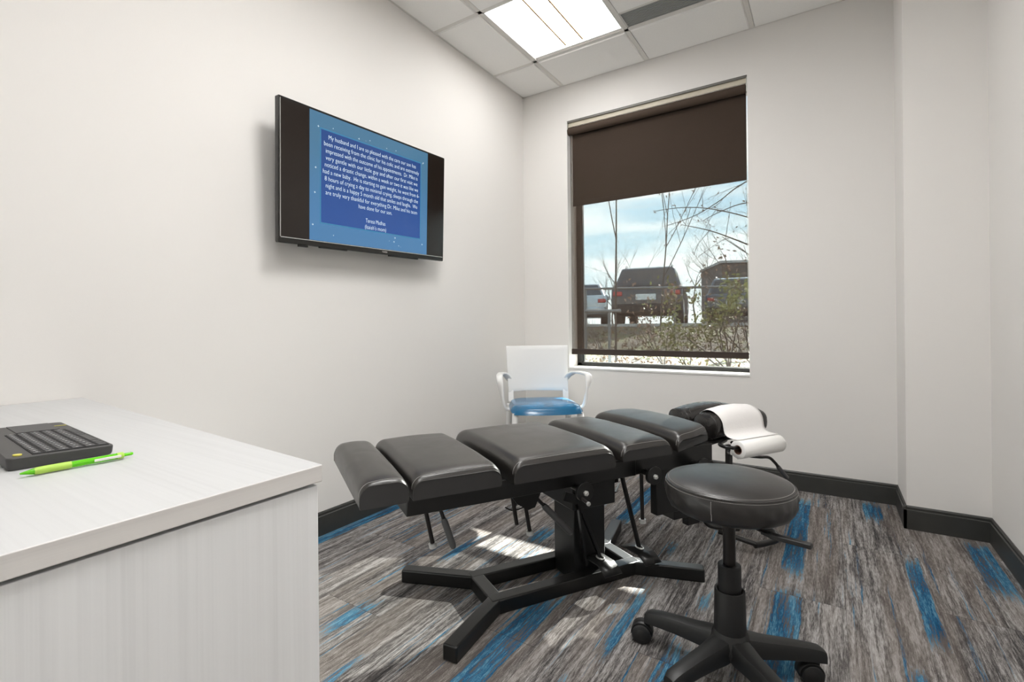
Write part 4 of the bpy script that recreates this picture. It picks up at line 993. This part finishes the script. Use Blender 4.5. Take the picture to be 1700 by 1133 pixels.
# trees and shrubs
def grow(m_, p, d, ln, r_, depth, rnd, tips, bend=.25, nb=3, spread=.7, upb=.15):
    pts = [p.copy()]; rs_ = [r_]; n = 5
    for i in range(n):
        d = (d + Vector((rnd.gauss(0, bend), rnd.gauss(0, bend), rnd.gauss(0, bend) + upb)) * .35).normalized(); p = p + d * ln / n; pts.append(p.copy()); rs_.append(r_ * (1 - .6 * (i + 1) / n))
    m_.tube(pts, rs_, 5 if r_ < .02 else 8, caps=False)
    tips += pts[2:]
    if depth <= 0: return
    for k in range(nb):
        f = rnd.randint(2, n); a = Vector((rnd.gauss(0, 1), rnd.gauss(0, 1), rnd.gauss(0, .6) + .3)).normalized()
        grow(m_, pts[f], (d + a * spread).normalized(), ln * rnd.uniform(.5, .75), rs_[f] * .7, depth - 1, rnd, tips, bend, nb, spread, upb)
def tree(name, label, cat, base, d, ln, r_, depth, seed, leaf, nleaf, lsize, group=None, nb=3, spread=.7, bend=.25, multi=1, upb=.15, spreadleaf=.06):
    rnd = random.Random(seed); t = thing(name, label, cat, base, 0, group); m_ = MB(); tips = []
    for q in range(multi):
        dd = (Vector(d) + (Vector((rnd.gauss(0, .5), rnd.gauss(0, .5), 0)) if multi > 1 else V * 0)).normalized(); grow(m_, Vector((0, 0, -.05)), dd, ln, r_, depth, rnd, tips, bend, nb, spread, upb)
    m_.build('branches', 'bark', t)
    if nleaf:
        leafcloud(lambda r__: rnd.choice(tips) + Vector((rnd.gauss(0, spreadleaf), rnd.gauss(0, spreadleaf), rnd.gauss(0, spreadleaf))), nleaf, lsize, rnd).build('leaves', leaf, t, kind='stuff')
    return t
tree('sapling', 'thin straight bare sapling on the bank at the left of the window view', 'tree', (-1.16, 4.98, gz(4.98)), (0, 0, 1), 3.6, .022, 1, 4, 'leaf_brown', 26, .03, nb=7, spread=.9, bend=.03, upb=.0)
tree('young_tree', 'slender bare young tree standing in front of the black vehicle', 'tree', (-1.24, 7.93, gz(7.93)), (0.02, 0, 1), 3.5, .020, 2, 8, 'leaf_brown', 60, .035, nb=4, spread=.6, bend=.08)
for i, (x_, y_, hh_, sd__) in enumerate(((-6.0, 20, 2.3, 1), (-2.4, 24, 3.4, 2), (-1.2, 27, 3.4, 3), (-5.2, 30, 3.2, 5), (-8.5, 24, 2.6, 6))):
    tree('bare_tree', ['low bare tree in the distance at the left, behind the silver car', 'bare twiggy tree rising behind the roof of the black vehicle', 'bare tree just left of the brick building', 'pale distant bare tree between the sapling and the black vehicle', 'distant bare tree at the far left edge of the window'][i], 'tree', (x_, y_, .865), (0, 0, 1), hh_, .055, 3, 20 + sd__, 'leaf_brown', 0, .04, 'bare trees beyond the cars', nb=4, spread=.8)
# overhanging branches of a tree right of the window
t = thing('overhanging_tree', 'tree at the right whose thin arching branches with few brown leaves cross the sky', 'tree', (2.3, 7.3, gz(7.3)))
O_ = Vector(t.location); m_ = MB(); tips = []
m_.tube(smoothpath([Vector((0, 0, -.1)), Vector((.02, 0, 1.2)), Vector((-.05, 0, 2.6)), Vector((.05, .1, 4.4))]), .07, 10); rnd = random.Random(9)
for pth in ([(2.25, 7.3, 1.9), (1.23, 7.16, 2.60), (.68, 6.79, 2.86), (.1, 6.4, 3.02), (-.35, 6.1, 3.04), (-.75, 5.85, 2.98)],
            [(2.25, 7.3, 3.4), (1.2, 7.1, 3.75), (.59, 6.73, 3.45), (.25, 6.5, 3.15), (-.15, 6.25, 2.88), (-.6, 5.95, 2.7)],
            [(1.0, 7.05, 2.2), (.5, 6.7, 2.45), (.1, 6.4, 2.62), (-.3, 6.1, 2.72)],
            [(2.2, 7.3, 2.6), (1.2, 7.1, 3.05), (.67, 6.79, 3.12), (.25, 6.5, 2.95), (.0, 6.35, 2.8)],
            [(2.2, 7.3, 1.6), (1.1, 7.1, 1.9), (.67, 6.79, 2.2), (.3, 6.5, 2.5)]):
    pts = smoothpath([Vector(p) - O_ for p in pth], 5); m_.tube(pts, [.016 * (1 - .75 * i / len(pts)) for i in range(len(pts))], 6, caps=False); tips += pts[6:]
    for p in pts[6::4]:
        grow(m_, p, Vector((rnd.uniform(-1, .1), rnd.gauss(0, .3), rnd.gauss(0, .7))).normalized(), rnd.uniform(.3, .8), .0055, 1, rnd, tips, .3, 2, .7, .0)
m_.build('branches', 'bark', t)
leafcloud(lambda r__: rnd.choice(tips) + Vector((rnd.gauss(0, .02), rnd.gauss(0, .02), rnd.gauss(0, .02))), 110, .028, rnd).build('leaves', 'leaf_brown', t, kind='stuff')
tree('shrub', 'upright shrub of rust-coloured leaves in front of the black vehicle', 'shrub', (-.33, 4.93, gz(4.93)), (-.1, 0, 1), .75, .012, 2, 31, 'leaf_rust', 260, .034, nb=3, spread=.35, bend=.1, multi=3)
tree('shrub', 'wide yellow-green shrub at the right, spreading below the brick building', 'shrub', (.72, 4.45, gz(4.45)), (-.05, 0, 1), .8, .013, 2, 33, 'leaf_green', 900, .033, nb=3, spread=.8, multi=6)
tree('shrub', 'low yellow-green shrub right of the rust-coloured one', 'shrub', (.12, 4.6, gz(4.6)), (.1, 0, 1), .40, .010, 2, 34, 'leaf_green', 320, .032, nb=3, spread=.9, multi=4)
tree('shrub', 'tall thin rusty shrub at the right edge of the window, behind the bead chain', 'shrub', (1.02, 4.9, gz(4.9)), (0, 0, 1), 1.0, .012, 2, 36, 'leaf_rust', 420, .03, nb=3, spread=.6, multi=4)
tree('shrub', 'small bare twiggy bush at the left foot of the bank', 'shrub', (-1.6, 5.6, gz(5.6)), (0, 0, 1), .7, .009, 2, 37, 'leaf_brown', 30, .03, nb=4, spread=.8, multi=4)
